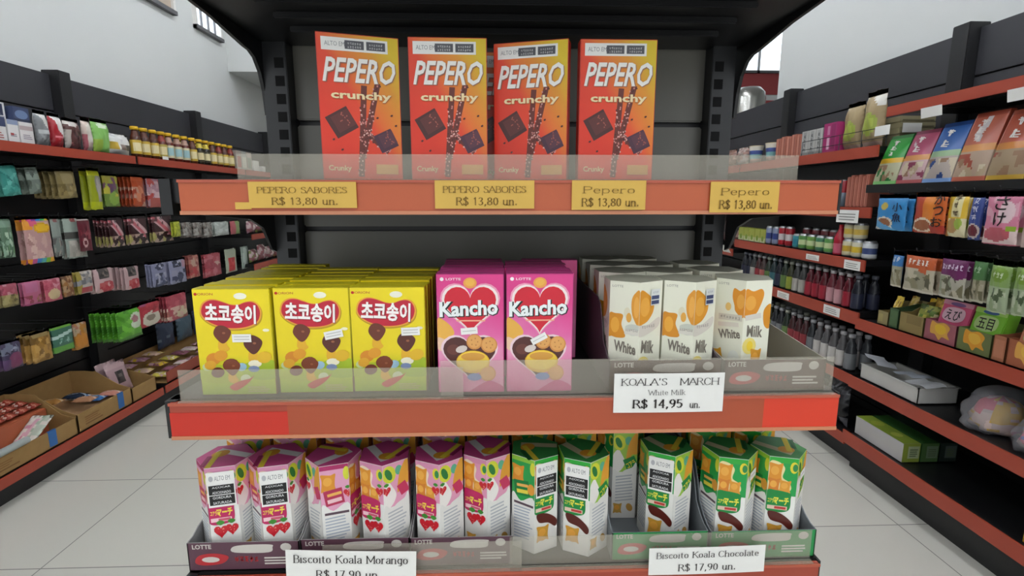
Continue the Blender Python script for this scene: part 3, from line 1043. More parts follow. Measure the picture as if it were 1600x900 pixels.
def theme_box(kind):
    """kind: 'pink' or 'green': faces run A, B, C, A, B, C round the hexagon"""
    pink = kind == 'pink'
    up, lab, hi = ('e39ab8', 'c1235f', 'f2d84a') if pink else ('1aa24a', '128a3c', 'e8e04a')
    mb = MB()
    top = mat('c94c86' if pink else '3a8a44', 0.4)
    hex_body(mb, mat('ecebe5', 0.4), top)
    TA = Art(mb, Plane((-HS, -HS, HH), (1, 0, 0), (0, 1, 0)), HS * 2, HS * 2)
    TA.rot_rect(.36, .5, .16, .7, .5, mat('d9d3cf' if pink else 'b8b08a'))
    TA.ell(.55, .36, .16, .13, mat('d8982e'), 14)
    TA.rot_rect(.72, .52, .1, .6, -.6, mat('e0c83c'))
    TA.rot_rect(.84, .5, .08, .4, -.6, mat('8f1f52' if pink else '1c5a2a'))
    for k in range(6):
        A = Art(mb, HP[k], HS, HH)
        t = 'ABC'[k % 3]
        if t == 'A':
            A.rect(0, .60, 1, 1, mat(up, .35))
            A.rect(0, .94, 1, 1, mat('d88fb0' if pink else '2fae3c', .35))
            A.spline([(0, .66), (0, .93), (.3, .95), (.55, .89), (.5, .79), (.75, .74), (.8, .66), (.4, .63), (.1, .63)], mat('f0dcc0' if pink else 'e9d9a0'))
            biscuit(A, .24, .84, .24, .095)
            biscuit(A, .22, .70, .2, .075, 'd9822a')
            biscuit(A, .60, .695, .2, .065, 'e09a34')
            A.ell(.86, .9, .14, .06, mat('e3d534'), 12)
            A.ell(.9, .9, .09, .04, mat('2d8a4a'), 12)
            if pink:
                strawberry(A, .84, .72, .17)
            A.spline([(0, .44), (0, .635), (.3, .65), (.8, .63), (.84, .57), (.8, .45), (.4, .415)], mat(lab, .35))
            A.text('コアラの', .2, .535, .3, .045, mat(hi), 0.03, 0, -.05)
            A.text('マーチ', .52, .54, .52, .085, mat(hi), 0.045)
            A.rect(.05, .445, .74, .485, mat('f3c9cf' if pink else 'e6c9b4'))
            A.rect(.3, .452, .7, .478, mat('d05a72' if pink else 'c23a34'))
            if pink:
                strawberry(A, .35, .335, .24)
                strawberry(A, .72, .35, .22)
                biscuit(A, .3, .12, .2, .06, 'd9a03a')
            else:
                A.spline([(.1, .42), (.5, .41), (.85, .35), (1, .29), (.9, .24), (.6, .30), (.2, .33)], mat('5a2018', .3))
                biscuit(A, .36, .2, .26, .085, 'd9a03a')
        elif t == 'B':
            A.rect(0, .55, 1, 1, mat('e8a3bf' if pink else '9fca4c', .35))
            A.spline([(.0, .74), (.2, .81), (.35, .76), (.5, .66), (.3, .56), (0, .55)], mat('f4efe9'))
            A.ell(.24, .89, .26, .09, mat('d9dc3c'), 16, .2)
            A.ell(.22, .89, .12, .065, mat('2f7f3c'), 12, .4)
            A.ell(.62, .91, .14, .05, mat('5fb38f'), 12)
            A.spline([(.55, .68), (.8, .75), (1, .77), (1, 1), (.82, .97), (.62, .85)], mat('e4a136'))
            if pink:
                A.rot_rect(.78, .71, .36, .12, .4, mat('c8345e'))
                strawberry(A, .12, .72, .17)
            else:
                A.rot_rect(.76, .64, .5, .16, .4, mat('18863c'))
                A.text('コアラ', .76, .64, .4, .07, mat('f0dc40'), .03, 0, .5)
            A.spline([(0, .55), (.3, .53), (.5, .57), (.8, .6), (1, .62), (1, 0), (0, 0)], mat('eae8e2', .45))
            A.lines(.14, .2, .9, .52, 9, mat('b9bcc0'), .45, .02)
            biscuit(A, .25, .12, .18, .06, 'cfa24a')
            A.ell(.75, .13, .13, .05, mat('c99a4a', .45), 12, .4)
        else:
            A.rect(0, .5, 1, 1, mat('e7a5c3' if pink else '24a04a', .35))
            A.rect(0, .95, 1, 1, mat('b02a66' if pink else '8fc63c', .35))
            biscuit(A, .28, .82, .26, .09)
            A.rot_rect(.45, .67, .66, .16, .14, mat('bb2f55' if pink else '0f7f3a'))
            A.rot_rect(.47, .635, .5, .04, .14, mat('f3c7cc' if pink else 'e9d94a'))
            A.rot_rect(.47, .70, .5, .03, .14, mat('eeb45a'))
            A.ell(.92, .9, .12, .07, mat('d9dc3c'), 12)
            if pink:
                strawberry(A, .94, .69, .16)
            else:
                A.ell(.85, .68, .16, .06, mat('e09a34'), 12)
            A.spline([(0, .58), (.4, .53), (1, .57), (1, 0), (0, 0)], mat('ebe9e4', .45))
            A.rect(.1, .49, .95, .515, mat('5b4650'))
            A.lines(.1, .12, .95, .48, 11, mat('a9b3c0'), .4, .01)
    return mb.build('hexagonal_biscuit_box')


def hex_warn(parent, face):
    mb = MB()
    A_ = HP[face]
    warn_label(mb, A_, HS, HH, WARN, .04, .60, .96, .955)
    mb.build('warning_label', parent)


PINK0, GREEN0 = theme_box('pink'), theme_box('green')
used = {}


def place_hex(src, key, x, y, z, rot, j, label, group, warn=None, sticker=False):
    o = cp(src) if key in used else src
    used[key] = 1
    for ch in list(o.children):
        bpy.data.objects.remove(ch)
    o.location = (x, y, z)
    o.rotation_euler = (0, 0, rot + math.radians(120) * j)
    if warn is not None:
        hex_warn(o, (warn - 2 * j) % 6)
    if sticker:
        sb = MB()
        B = Art(sb, HP[(1 - 2 * j) % 6 if sticker == 1 else (0 - 2 * j) % 6], HS, HH)
        B.k = 70
        B.rot_rect(.5, .80, .62, .085, .05, WL)
        B.rot_rect(.5, .80, .4, .012, .05, mat('c9b0b4'))
        sb.build('price_sticker', o)
    return tag(o, label, 'biscuit box', group)


# display trays: card, open at the front, sides sweeping up to the back
def tray(x0, x1, y0, y1, z, front, inside, side_h, label, logo=True, lowside=False, mark='c9c4bc', ang=0.0):
    mb = MB()
    t = 0.0012
    w, d = x1 - x0, y1 - y0
    fh = 0.036
    mb.box((0, 0, 0), (w, d, t), inside)
    mb.box((0, 0, 0), (w, t, fh), inside, None, front)
    mb.box((0, d - t, 0), (w, d, side_h), inside)
    sh = mat('8e8a84', 0.7)
    for x in (0, w - t):
        pr = [(0, 0), (d, 0), (d, side_h)]
        if lowside:
            pr += [(d * .5, fh + .012), (0, fh)]
        else:
            pr += [(0.075, side_h), (0.06, side_h - .006), (0.048, side_h * .75), (0.038, side_h * .52), (0.024, fh + .006), (0.012, fh + .001), (0, fh)]
        mb.prism(pr, 'x', x, x + t, inside)
    A = Art(mb, Plane((0, 0, 0), (1, 0, 0), (0, 0, 1)), w, fh)
    wm = mat(mark, .5)
    A.text('LOTTE', .13, .86, .17, .16, wm, .03)
    A.spline([(.40, .82), (.5, .9), (.74, .9), (.76, .8), (.72, .62), (.42, .64)], wm)
    A.ell(.88, .8, .05, .14, wm, 12)
    A.spline([(.06, .3), (.1, .55), (.24, .62), (.36, .5), (.3, .26), (.14, .2)], mat('b5272f', .4))
    A.ell(.2, .4, .08, .1, wm, 14)
    A.scribble(.52, .4, .22, .24, mat('b5272f', .4), 5)
    A.lines(.68, .2, .95, .5, 3, wm, .55)
    o = mb.build('display_tray', None, (x0, y0, z), (0, 0, ang))
    return tag(o, label, 'display tray', 'card display trays on the end shelves')


TZ = 0.0014
PUR, PURI = mat('5a3947', .5), mat('8d8b8b', .7)
GRN, GRNI = mat('1f8f49', .5), mat('777c80', .7)
BRN, BRNI = mat('4a241d', .5), mat('a09c90', .7)
tray(-0.3560, -0.2285, 0.543, 0.81, Z3 + .0004, PUR, PURI, .085, 'purple-fronted card tray of pink hexagonal boxes at the outer end of the lower shelf')
tray(-0.2275, -0.1015, 0.5445, 0.81, Z3 + .0004, PUR, PURI, .085, 'purple-fronted card tray behind the white strawberry price tag on the lower shelf')
tray(-0.1005, 0.0195, 0.543, 0.81, Z3 + .0004, PUR, PURI, .085, 'purple-fronted card tray of pink hexagonal boxes beside the green boxes')
tray(0.1378, 0.2535, 0.5445, 0.81, Z3 + .0004, GRN, GRNI, .10, 'nearly empty green-fronted card tray with one box left in front')
tray(0.2560, 0.3840, 0.5425, 0.81, Z3 + .0004, GRN, GRNI, .10, 'green-fronted card tray holding two green boxes at the end of the lower shelf')
tray(0.128, 0.2555, 0.546, 0.838, Z2 + .0004, BRN, mat('5a4c52', .6), .095, 'brown-fronted card tray full of white hexagonal boxes')
tray(0.2575, 0.375, 0.5445, 0.80, Z2 + .0004, BRN, BRNI, .05, 'brown-fronted card tray with a bare grey inside at the end of the middle shelf', lowside=True)

GPK = 'pink strawberry hexagonal boxes on the lower shelf'
zt3 = Z3 + .0004 + TZ
fr = [(-0.3225, .5815, -.30, 2, 1, 'outermost front pink hexagonal box with a black warning label'),
      (-0.2625, .5815, -.30, 2, 1, 'second front pink hexagonal box with a black warning label'),
      (-0.1950, .5815, -.24, 1, None, 'front pink hexagonal box with text panel above the white strawberry price tag'),
      (-0.1335, .5815, .10, 0, None, 'front pink hexagonal box beside the text-panelled one, leaves near its top'),
      (-0.0685, .5815, .10, 0, None, 'front pink hexagonal box in the tray beside the green boxes, outer one'),
      (-0.0105, .5905, .0, 0, None, 'front pink hexagonal box touching the green boxes')]
for x, y, a, j, wn, lab in fr:
    place_hex(PINK0, 'p', x, y, zt3, a, j, lab, GPK, wn)
for r in (1, 2):
    for i, (x, y, a, j, wn, lab) in enumerate(fr):
        place_hex(PINK0, 'p', x, y + .071 * r, zt3, 0.0, 0, '%s-row pink hexagonal box directly behind the %s front pink box' % (('second', 'rear')[r - 1], ORF[i]), GPK)
GG = 'green chocolate hexagonal boxes on the lower shelf'
zs3 = Z3 + .0006
place_hex(GREEN0, 'g', .0490, .590, zs3, -.09, 2, 'green hexagonal box without a tray, beside the pink boxes, with warning label', GG, 1)
place_hex(GREEN0, 'g', .1080, .583, zs3, .10, 0, 'green hexagonal box without a tray, beside the gap, with warning label', GG, 0)
place_hex(GREEN0, 'g', .0500, .663, zs3, 0, 0, 'green hexagonal box at the back behind the trayless one beside the pink boxes', GG)
place_hex(GREEN0, 'g', .1075, .655, zs3, 0, 0, 'green hexagonal box at the back behind the trayless one beside the gap', GG)
place_hex(GREEN0, 'g', .2140, .592, zt3, .02, 0, 'single front green hexagonal box with warning label in the nearly empty tray', GG, 0)
place_hex(GREEN0, 'g', .1720, .652, zt3, .5, 1, 'green hexagonal box pushed back inside the nearly empty tray', GG)
place_hex(GREEN0, 'g', .2895, .5805, zt3, .26, 0, 'green hexagonal box with price sticker, inner of the two in the last tray', GG, None, 1)
place_hex(GREEN0, 'g', .3505, .5805, zt3, .26, 0, 'green hexagonal box with price sticker, at the outer end of the lower shelf', GG, None, 1)
place_hex(GREEN0, 'g', .2900, .653, zt3, .0, 0, 'green hexagonal box in the second row of the last tray, inner one', GG)
place_hex(GREEN0, 'g', .3502, .653, zt3, .0, 0, 'green hexagonal box in the second row of the last tray, outer one', GG)


# white milk version
def white_box(variant):
    mb = MB()
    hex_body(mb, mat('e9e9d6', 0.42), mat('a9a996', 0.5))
    # across pair of faces 0+1 and 2+3, 4+5 the print repeats
    for b in (0, 2, 4):
        L, R = Art(mb, HP[b], HS, HH), Art(mb, HP[b + 1], HS, HH)
        br, gy = mat('7b7468', .5), mat('b9b6a8', .5)
        L.text('LOTTE', .26, .955, .36, .022, mat('a3a194'), .01)
        if variant == 0:
            L.spline([(0, .49), (0, .69), (.2, .70), (.46, .69), (.42, .6), (.56, .49), (.3, .47), (.1, .48)], mat('d98f1e', .4))
            L.ell(.2, .59, .15, .075, mat('eba93a', .4), 14)
            L.ell(.60, .715, .11, .05, mat('e2dcc0'), 14)
            L.ell(.66, .67, .09, .045, mat('e8ab4a'), 14)
            # plain round biscuit shared by the two faces
            L.spline([(1, .91), (.84, .90), (.74, .84), (.74, .74), (.82, .66), (1, .61)], mat('e39b33', .4))
            R.spline([(0, .91), (.35, .89), (.62, .81), (.62, .72), (.4, .64), (.15, .61), (0, .61)], mat('e39b33', .4))
            L.ell(.9, .77, .09, .1, mat('edac4a', .4), 14)
            R.ell(.24, .77, .22, .09, mat('edac4a', .4), 14)
            L.spline([(.55, .58), (.75, .61), (1, .60), (1, .52), (.7, .51)], mat('c9cdc0'))
            L.rot_rect(.78, .535, .5, .05, -.05, mat('dcd8cc'))
            R.spline([(0, .60), (.4, .60), (.9, .66), (.9, .58), (.5, .52), (0, .50)], mat('d9d2c6'))
            L.scribble(.77, .555, .42, .03, mat('9f9b90'), 7)
            R.scribble(.42, .585, .6, .035, mat('aaa29a'), 6)
            L.text('White', .56, .385, .74, .105, br, .035, -.12, -.12, 0)
            R.text('Milk', .42, .39, .58, .12, br, .035, -.1, -.16)
            L.ell(.6, .19, .22, .05, mat('dfe6c4'), 14)
            R.ell(.22, .23, .3, .075, mat('ecd878'), 16)
            R.ell(.2, .23, .14, .05, mat('f0cf3a'), 14)
        else:
            L.spline([(1, .91), (.82, .90), (.62, .92), (.58, .84), (.66, .76), (.72, .70), (1, .66)], mat('e0922a', .4))
            R.spline([(0, .91), (.3, .90), (.6, .92), (.7, .86), (.56, .74), (.4, .68), (0, .66)], mat('e0922a', .4))
            L.ell(.86, .80, .13, .07, mat('eba846', .4), 14)
            R.ell(.22, .79, .2, .07, mat('eba846', .4), 14)
            R.spline([(.74, .72), (1, .77), (1, .55), (.78, .58)], mat('d98f1e', .4))
            L.ell(.46, .74, .1, .04, mat('e8c070'), 12)
            L.rot_rect(.55, .64, .8, .06, .05, mat('d3cfc0'))
            R.rot_rect(.35, .66, .6, .05, .14, mat('d9d3c8'))
            L.scribble(.55, .64, .7, .032, mat('9f9b90'), 7)
            L.rot_rect(.5, .57, .7, .04, .1, mat('dcd5c8'))
            L.text('White', .55, .48, .74, .09, br, .03, 0, .16)
            R.text('Milk', .45, .52, .6, .11, br, .03, -.1, -.1)
            R.ell(.28, .38, .26, .08, mat('ecd878'), 14)
            R.ell(.3, .38, .12, .05, mat('f0cf3a'), 12)
            biscuit(L, .2, .25, .18, .07, 'd9a02a', .3)
            biscuit(R, .55, .25, .2, .1, 'dd9a2e')
            L.ell(.75, .25, .2, .08, mat('e3e5da'), 14)
    return mb.build('white_hexagonal_biscuit_box')


def white_sticker(o, face):
    sb = MB()
    B = Art(sb, HP[face], HS, HH)
    B.k = 70
    B.rect(.45, .78, .85, .93, mat('d9dcd8'))
    B.rect(.48, .835, .82, .87, mat('39456a'))
    B.rect(.48, .79, .82, .825, mat('39456a'))
    B.text('ALTO EM', .65, .90, .24, .02, mat('8890a0'))
    sb.build('warning_label', o)


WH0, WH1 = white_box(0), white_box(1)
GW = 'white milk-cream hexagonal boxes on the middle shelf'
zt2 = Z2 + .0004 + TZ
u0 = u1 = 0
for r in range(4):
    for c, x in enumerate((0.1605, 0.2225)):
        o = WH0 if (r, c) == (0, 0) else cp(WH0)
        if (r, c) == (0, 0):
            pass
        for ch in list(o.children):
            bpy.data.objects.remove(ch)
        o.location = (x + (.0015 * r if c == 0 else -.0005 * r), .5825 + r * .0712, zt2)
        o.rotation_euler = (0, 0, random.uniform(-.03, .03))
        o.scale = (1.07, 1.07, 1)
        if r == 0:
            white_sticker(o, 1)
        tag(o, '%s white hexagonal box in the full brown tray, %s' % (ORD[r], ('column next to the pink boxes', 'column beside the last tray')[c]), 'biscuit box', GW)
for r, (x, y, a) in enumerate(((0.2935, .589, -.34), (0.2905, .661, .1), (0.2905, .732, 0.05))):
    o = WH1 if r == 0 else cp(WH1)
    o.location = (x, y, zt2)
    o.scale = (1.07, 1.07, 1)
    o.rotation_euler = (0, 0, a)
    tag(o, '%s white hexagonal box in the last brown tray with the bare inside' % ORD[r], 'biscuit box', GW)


# ------------------------------------------------------------------ wall shelving along the two sides
def rack(side, y0, y1, shelves, label, xback, xfront, top, hooks=(), base=(0.10, 0.02), panels=3, last=False, panel_lo=0.1):
    """side -1: wall_left, +1: wall_right; shelves: (z_top, lip_height, x_front or None)"""
    t = empty('wall_shelving', (xback, (y0 + y1) / 2, 0))
    tag(t, label, 'store shelving', 'black wall shelving bays')
    inv = Matrix.Translation((-xback, -(y0 + y1) / 2, 0))

    def put(mb, name, par=t):
        o = mb.build(name)
        o.parent = par
        if par is t:
            o.matrix_parent_inverse = inv
        return o
    sg = -side                                  # direction from the back panel to the aisle
    pw = 0.085
    for k, yy in enumerate((y0,) + ((y1,) if last else ())):
        f = MB()
        a, b = sorted((xback - sg * 0.04, xback + sg * 0.055))
        f.box((a, yy - pw / 2, 0), (b, yy + pw / 2, top + 0.02), noise_post, bev=0.003)
        put(f, 'upright')
    hp = 0.62 / panels
    zt = top
    k = 0
    while zt > panel_lo:
        f = MB()
        a, b = sorted((xback - sg * 0.02, xback + sg * 0.005))
        zb = max(panel_lo, zt - hp)
        f.box((a, y0 + pw / 2 + 0.001, zb + 0.004), (b, y1 - pw / 2 - 0.001, zt - 0.004), SIDEPANEL if k < 3 else BLACK, bev=0.002)  # lower panels black: shade below the top shelf is put into their colour
        put(f, 'back_panel')
        zt = zb
        k += 1
        if k > 14:
            break
    f = MB()
    a, b = sorted((xback - sg * 0.035, xback - sg * 0.022))
    f.box((a, y0, 0.05), (b, y1, top), BLACK)
    put(f, 'back_frame')
    for zs, lip, xf, *ext in shelves:
        ex = ext[0] if ext else 0.0
        xf = xf if xf is not None else xfront
        f = MB()
        a, b = sorted((xback + sg * 0.008, xf - sg * 0.003))
        f.box((a, y0 + 0.046, zs - 0.03), (b, y1 - 0.046 + ex, zs), BLACK, bev=0.002)
        for kk in range(5):
            yy = y0 + 0.2 + kk * (y1 - y0 - 0.4) / 4
            f.box((a + 0.08, yy - 0.03, zs - 0.034), (b - 0.06, yy + 0.03, zs - 0.0305), BLACK)
        sh = put(f, 'shelf')
        f = MB()
        a, b = sorted((xf - sg * 0.004, xf + sg * 0.004))
        f.box((a, y0 + 0.012, zs - lip), (b, y1 - 0.012 + ex, zs + 0.003), LIP if lip > 0.035 else BLACK, bev=0.0015)
        put(f, 'price_rail', sh)
    if base:
        f = MB()
        a, b = sorted((xback + sg * 0.01, xfront - sg * 0.06))
        f.box((a, y0, 0.0), (b, y1, base[0]), BLACK)
        put(f, 'plinth')
    return t, put


noise_post = mat('1f1f21', 0.45)
SIDEPANEL = noise_mat('dark_steel_slat', '343438', '3d3d42', 2.0, 0.4)
XL, XLB = -2.10, -2.5
XR, XRB = 1.75, 2.1
LB = [0.49, 1.83, 3.17, 4.51, 5.85]
z_lt, z_lb = H + 0.248, H - 1.172
LR = []
near_l = ['bag rack bay nearest the shopper with cardboard cartons at the foot', 'bag rack bay with cartons at the foot and black-and-pink bags', 'bag rack bay behind the red-edged shelf end with yellow-capped bottles', 'far shelving bay with red-edged shelves half hidden by the display']
for i in range(4):
    sh = [(z_lt, 0.042, None), (z_lb, 0.045, None)]
    if i == 3:
        sh += [(H - 0.30, 0.045, None), (H - 0.56, 0.05, None), (H - 0.83, .045, None)]
    LR.append(rack(-1, LB[i], LB[i + 1], sh, near_l[i], XLB, XL, H + 0.70, panels=3, last=(i == 3)))
RB = [-0.33, 1.0, 2.33, 3.68, 5.03, 6.4]
RR = []
lab_r = ['shelving bay beside the shopper with the lowest red-edged shelf', 'shelving bay with rice-seasoning bags and open cartons', 'shelving bay of drinks and glass bottles with red-edged shelves', 'shelving bay beyond the drinks with a brown bag on its shelf', 'farthest shelving bay under the silver cylinder']
for i in range(5):
    if i < 2:
        xf = 1.72
        sh = [(H + 0.402, 0.04, 1.75), (H + 0.065, 0.034, 1.74, .06 if i == 1 else 0), (H - 0.555, 0.05, xf), (H - 0.838, 0.055, xf), (H - 1.118, 0.06, xf)]
    elif i == 2:
        sh = [(H + 0.243, 0.05, None), (H - 0.038, 0.048, None), (H - 0.286, 0.052, None), (H - 0.54, 0.058, None), (H - 0.852, 0.05, None), (H - 1.16, .05, None)]
    else:
        sh = [(H + 0.243, 0.05, None), (H - 0.06, .05, None), (H - 0.36, .05, None), (H - 0.62, 0.05, None), (H - 0.9, 0.05, None), (H - 1.16, .05, None)]
    RR.append(rack(1, RB[i], RB[i + 1], sh, lab_r[i], XRB, XR if i > 1 else 1.72, H + 0.735, panels=3, last=(i == 4)))
f = MB()
f.lathe([(0.001, 0, 'a9aaa8'), (0.165, 0.0, 'a9aaa8'), (0.165, 2.36, mat('b9b8b2', 0.25, 0.9)), (0.155, 2.42, mat('b9b8b2', 0.25, 0.9)), (0.11, 2.47, mat('b9b8b2', 0.25, 0.9)), (0.02, 2.485, mat('b9b8b2', 0.25, 0.9))], 28)
o = f.build('steel_cylinder', None, (2.68, 5.55, 0))
tag(o, 'tall silver domed cylinder rising behind the dark shelving by the red wall band', 'water tank')


# ------------------------------------------------------------------ bags that hang on hooks
_PTS = {}


def paint(shapes, u, v, base):
    c = base
    for sname, *a in shapes:
        if sname == 'r':
            u0, v0, u1, v1, cc = a
            if u0 <= u <= u1 and v0 <= v <= v1:
                c = cc
        elif sname == 'e':
            cu, cv, ru, rv, cc = a
            if ((u - cu) / ru) ** 2 + ((v - cv) / rv) ** 2 <= 1:
                c = cc
        elif sname == 'd':                      # diagonal band
            a0, b0, k, cc = a
            if a0 <= v + k * u <= b0:
                c = cc
        elif sname == 'n':                      # scattered bits
            u0, v0, u1, v1, cols, p = a
            if u0 <= u <= u1 and v0 <= v <= v1:
                key = (u0, v0, u1, v1, tuple(cols), p)
                if key not in _PTS:
                    r2 = random.Random(str(key))
                    n_ = int(10 + 34 * (u1 - u0) * (v1 - v0))
                    _PTS[key] = [(r2.uniform(u0, u1), r2.uniform(v0, v1), r2.choice(cols) if r2.random() < p else None) for _ in range(n_)]
                q = min(_PTS[key], key=lambda t: (t[0] - u) ** 2 + ((t[1] - v) * 1.2) ** 2)
                if q[2]:
                    c = q[2]
    return c


class Bulge:
    def __init__(s, w, h, t, lean=0.0):
        s.w, s.h, s.t, s.lean = w, h, t, lean
        r = random.Random(int(w * 1e5) + int(h * 1e4))
        s.ph = [r.uniform(0, 6) for _ in range(4)]
        s.crinkle = 0.14

    def depth(s, u, v):
        a = max(0.0, 1 - abs(2 * u - 1) ** 2.6)
        b = max(0.0, 1 - abs(2 * min(max((v - 0.04) / 0.84, 0), 1) - 1) ** 3.2)
        q = s.t / 2 * (a ** 0.55) * (b ** 0.6)
        p = s.ph
        return q * (1 + s.crinkle * (math.sin(7 * u + p[0] + 5 * v) + .8 * math.sin(11 * v - 6 * u + p[1]) + .5 * math.sin(19 * u + 8 * v + p[2])))

    def __call__(s, u, v, off=0.0):
        q = s.depth(u / s.w, v / s.h)
        return Vector((u - s.w / 2, -q - off, v))


def pouch_mesh(w, h, t, base, shapes, texts=(), nu=20, nv=24, rough=0.3, crinkle=0.12):
    mb = MB()
    S = Bulge(w, h, t)
    ph = S.ph

    def P(i, j, back=False):
        u, v = i / nu, j / nv
        q = S.depth(u, v)
        pinch = 1 - .05 * math.sin(PI * v) ** .5 + .012 * math.sin(v * 23 + ph[2])
        sag = .020 * h * abs(math.sin(u * PI * 1.5 + ph[3])) * (-1 if j == nv else .7 if j == 0 else 0)
        return ((u - .5) * w * pinch, (q * .8 if back else -q), v * h + sag)
    for j in range(nv):
        for i in range(nu):
            c = paint(shapes, (i + .5) / nu, (j + .5) / nv, base)
            mb.face([P(i, j), P(i + 1, j), P(i + 1, j + 1), P(i, j + 1)], c if not isinstance(c, str) else mat(c, rough), True)
    for j in range(0, nv, 2):
        for i in range(0, nu, 2):
            c = base
            mb.face([P(i + 2, j, 1), P(i, j, 1), P(i, min(j + 2, nv), 1), P(i + 2, min(j + 2, nv), 1)], mat(base, rough) if isinstance(base, str) else base, True)
    A = Art(mb, S, w, h, 0.0001)
    A.k = 16
    for tx in texts:
        if tx[0].startswith('#'):
            A.scribble(tx[1], tx[2], tx[3], tx[4], mat(tx[5], .5), len(tx[0]), tx[3] < tx[4])
            continue
        A.text(*tx[:5], mat(tx[5], 0.5), *tx[6:])
    return mb


def smooth_merge(o):
    bm = bmesh.new()
    bm.from_mesh(o.data)
    bmesh.ops.remove_doubles(bm, verts=bm.verts[:], dist=1e-5)
    bm.to_mesh(o.data)
    bm.free()


HOOKM = mat('2a2a2c', 0.35, 0.6)


def hang(side, x0, x1, yt, yb, n, base, shapes, desc, texts=(), xf=None, step=0.020, t=0.022, name='snack_bag', cat='snack bag', rough=0.3, tilt=0.0, nu=20, nv=26):
    """a hook of n bags; the front bag fills the picture box x0..x1, yt..yb on the plane of the bag fronts"""
    X = xf if xf is not None else (-2.2 if side < 0 else 1.66)
    xm, ym = (x0 + x1) / 2.0, (yt + yb) / 2.0
    ya, yb_ = onX(x0, ym, X).y, onX(x1, ym, X).y
    zt, zb = onX(xm, yt, X).z, onX(xm, yb, X).z
    w, h = abs(ya - yb_) - 0.007, zt - zb
    yc = (ya + yb_) / 2
    mb = pouch_mesh(w, h, min(t, step * .80), base, shapes, texts, nu, nv, rough)
    o0 = mb.build(name)
    smooth_merge(o0)
    rz = PI / 2 if side < 0 else -PI / 2
    for i in range(n):
        o = o0 if i == 0 else cp(o0)
        o.location = (X + (-1 if side < 0 else 1) * i * step, yc + (random.uniform(-.003, .003) if i else 0), zb - 0.003 * (i % 2))
        o.rotation_euler = (0, tilt + (0), rz)
        tag(o, desc if n == 1 else '%s, %s on its hook' % (desc, ORD[i]), cat, None if n == 1 else 'one hook: ' + ' '.join(desc.split()[:5]))
    # the hook, part of the bay it is fixed to
    bays, racks = (LB, LR) if side < 0 else (RB, RR)
    k = max(i for i in range(len(racks)) if bays[i] <= yc or i == 0)
    f = MB()
    xb = XLB if side < 0 else XRB
    tip = X + (0.02 if side < 0 else -0.02)
    f.tube([(xb, yc, zt + 0.0032), (tip, yc, zt + 0.0032), (tip + (0.006 if side < 0 else -0.006), yc, zt + 0.014)], 0.0025, HOOKM, 6)
    racks[k][1](f, 'hook')
    return o0


W_ = 'eae6df'
# --- row under the top shelf
hang(-1, 1, 32, 255, 306, 3, '4aa296', [('d', .2, .34, -.5, '6fc4b8'), ('d', .7, .8, .6, '2d7f78'), ('n', 0, 0, 1, 1, ['3c9489', '5fb3a8'], .3)], 'teal bag on the upper hooks beside the cardboard cartons', step=.035, t=.04, tilt=-.12)
hang(-1, 42, 64, 258, 303, 3, '7d8a80', [('r', 0, .5, 1, .7, '9aa89c'), ('n', 0, 0, 1, 1, ['5f6b60', '8f9c8e', '4d574d'], .4)], 'grey-green clear bag on the upper hooks', step=.035, t=.035, tilt=-.1)
hang(-1, 88, 120, 264, 310, 5, '8f7f52', [('r', .2, .5, .8, .85, 'a8976a'), ('n', 0, 0, 1, .5, ['7a6a40', '9d8a58', 'b09e6d'], .5)], 'olive-brown bag on the upper hooks', step=.03, t=.03, tilt=-.06)
hang(-1, 137, 158, 262, 328, 2, 'a8b228', [('e', .7, .5, .28, .42, '9a978e'), ('e', .68, .5, .16, .3, 'b9b3ac'), ('r', 0, 0, 1, .2, 'c2cc1e'), ('r', 0, .8, 1, 1, 'd0d42a')], 'bulging yellow bag with a grey oval', step=.04, t=.05)
hang(-1, 160, 186, 271, 323, 3, '6f8a3c', [('r', 0, .7, 1, 1, 'a8a03a'), ('r', 0, .4, .6, .7, '6d5270'), ('e', .6, .25, .35, .2, '8fb24c'), ('n', 0, .3, 1, .9, ['c9c04a', '7a4f6a', '9fae58'], .35)], 'green and purple bag beside the yellow oval one', step=.022)
hang(-1, 205, 226, 273, 323, 7, 'b8502c', [('r', 0, .8, 1, 1, 'c65a30'), ('e', .5, .4, .35, .25, 'd98a68'), ('n', 0, 0, 1, .6, ['a5412a', 'd07a58', 'c99a86'], .4)], 'orange-red bag on the upper hooks', step=.024)
hang(-1, 228, 262, 276, 324, 3, 'b98f9a', [('n', 0, 0, 1, 1, ['a8808f', 'c9a2a8', 'd8b8bc', 'c0504a'], .6), ('r', .1, 0, .7, .3, 'b85a50')], 'mauve and red speckled bag on the upper hooks', step=.022)
# --- second row
hang(-1, 0, 21, 337, 404, 2, '5c7a62', [('n', 0, 0, 1, .6, ['8aa890', '43604a', 'a9c0a8', '6f9a6a'], .6), ('r', 0, .72, 1, .9, '7f9c86')], 'clear bag of green sweets beside the rainbow-edged bag', step=.03)
rb = ['e8902a', 'd94a86', '8a3fa0', '2f8fd0', '3fae5a', 'e8c832']
hang(-1, 36, 82, 337, 412, 2, 'bb9390', [('n', 0, .1, 1, .85, ['c9a49c', 'b08084', 'd4b4aa', 'a8807a'], .5)] + [('r', i / 6, .88, (i + 1) / 6, 1, c) for i, c in enumerate(rb)] + [('r', i / 6, 0, (i + 1) / 6, .09, c) for i, c in enumerate(['e8902a', 'c0508a', '3a7fc0', '4fb0b0', '7fb83a', 'e8a82a'])] + [('r', 0, .7, .3, .88, 'e59a3a'), ('r', .2, .78, .5, .9, 'd95a7a'), ('e', .66, .74, .34, .11, 'd9a41e'), ('e', .66, .745, .26, .07, 'e8b92c')], 'rainbow-edged clear sweet bag with a yellow oval', step=.03, nu=24, nv=28)
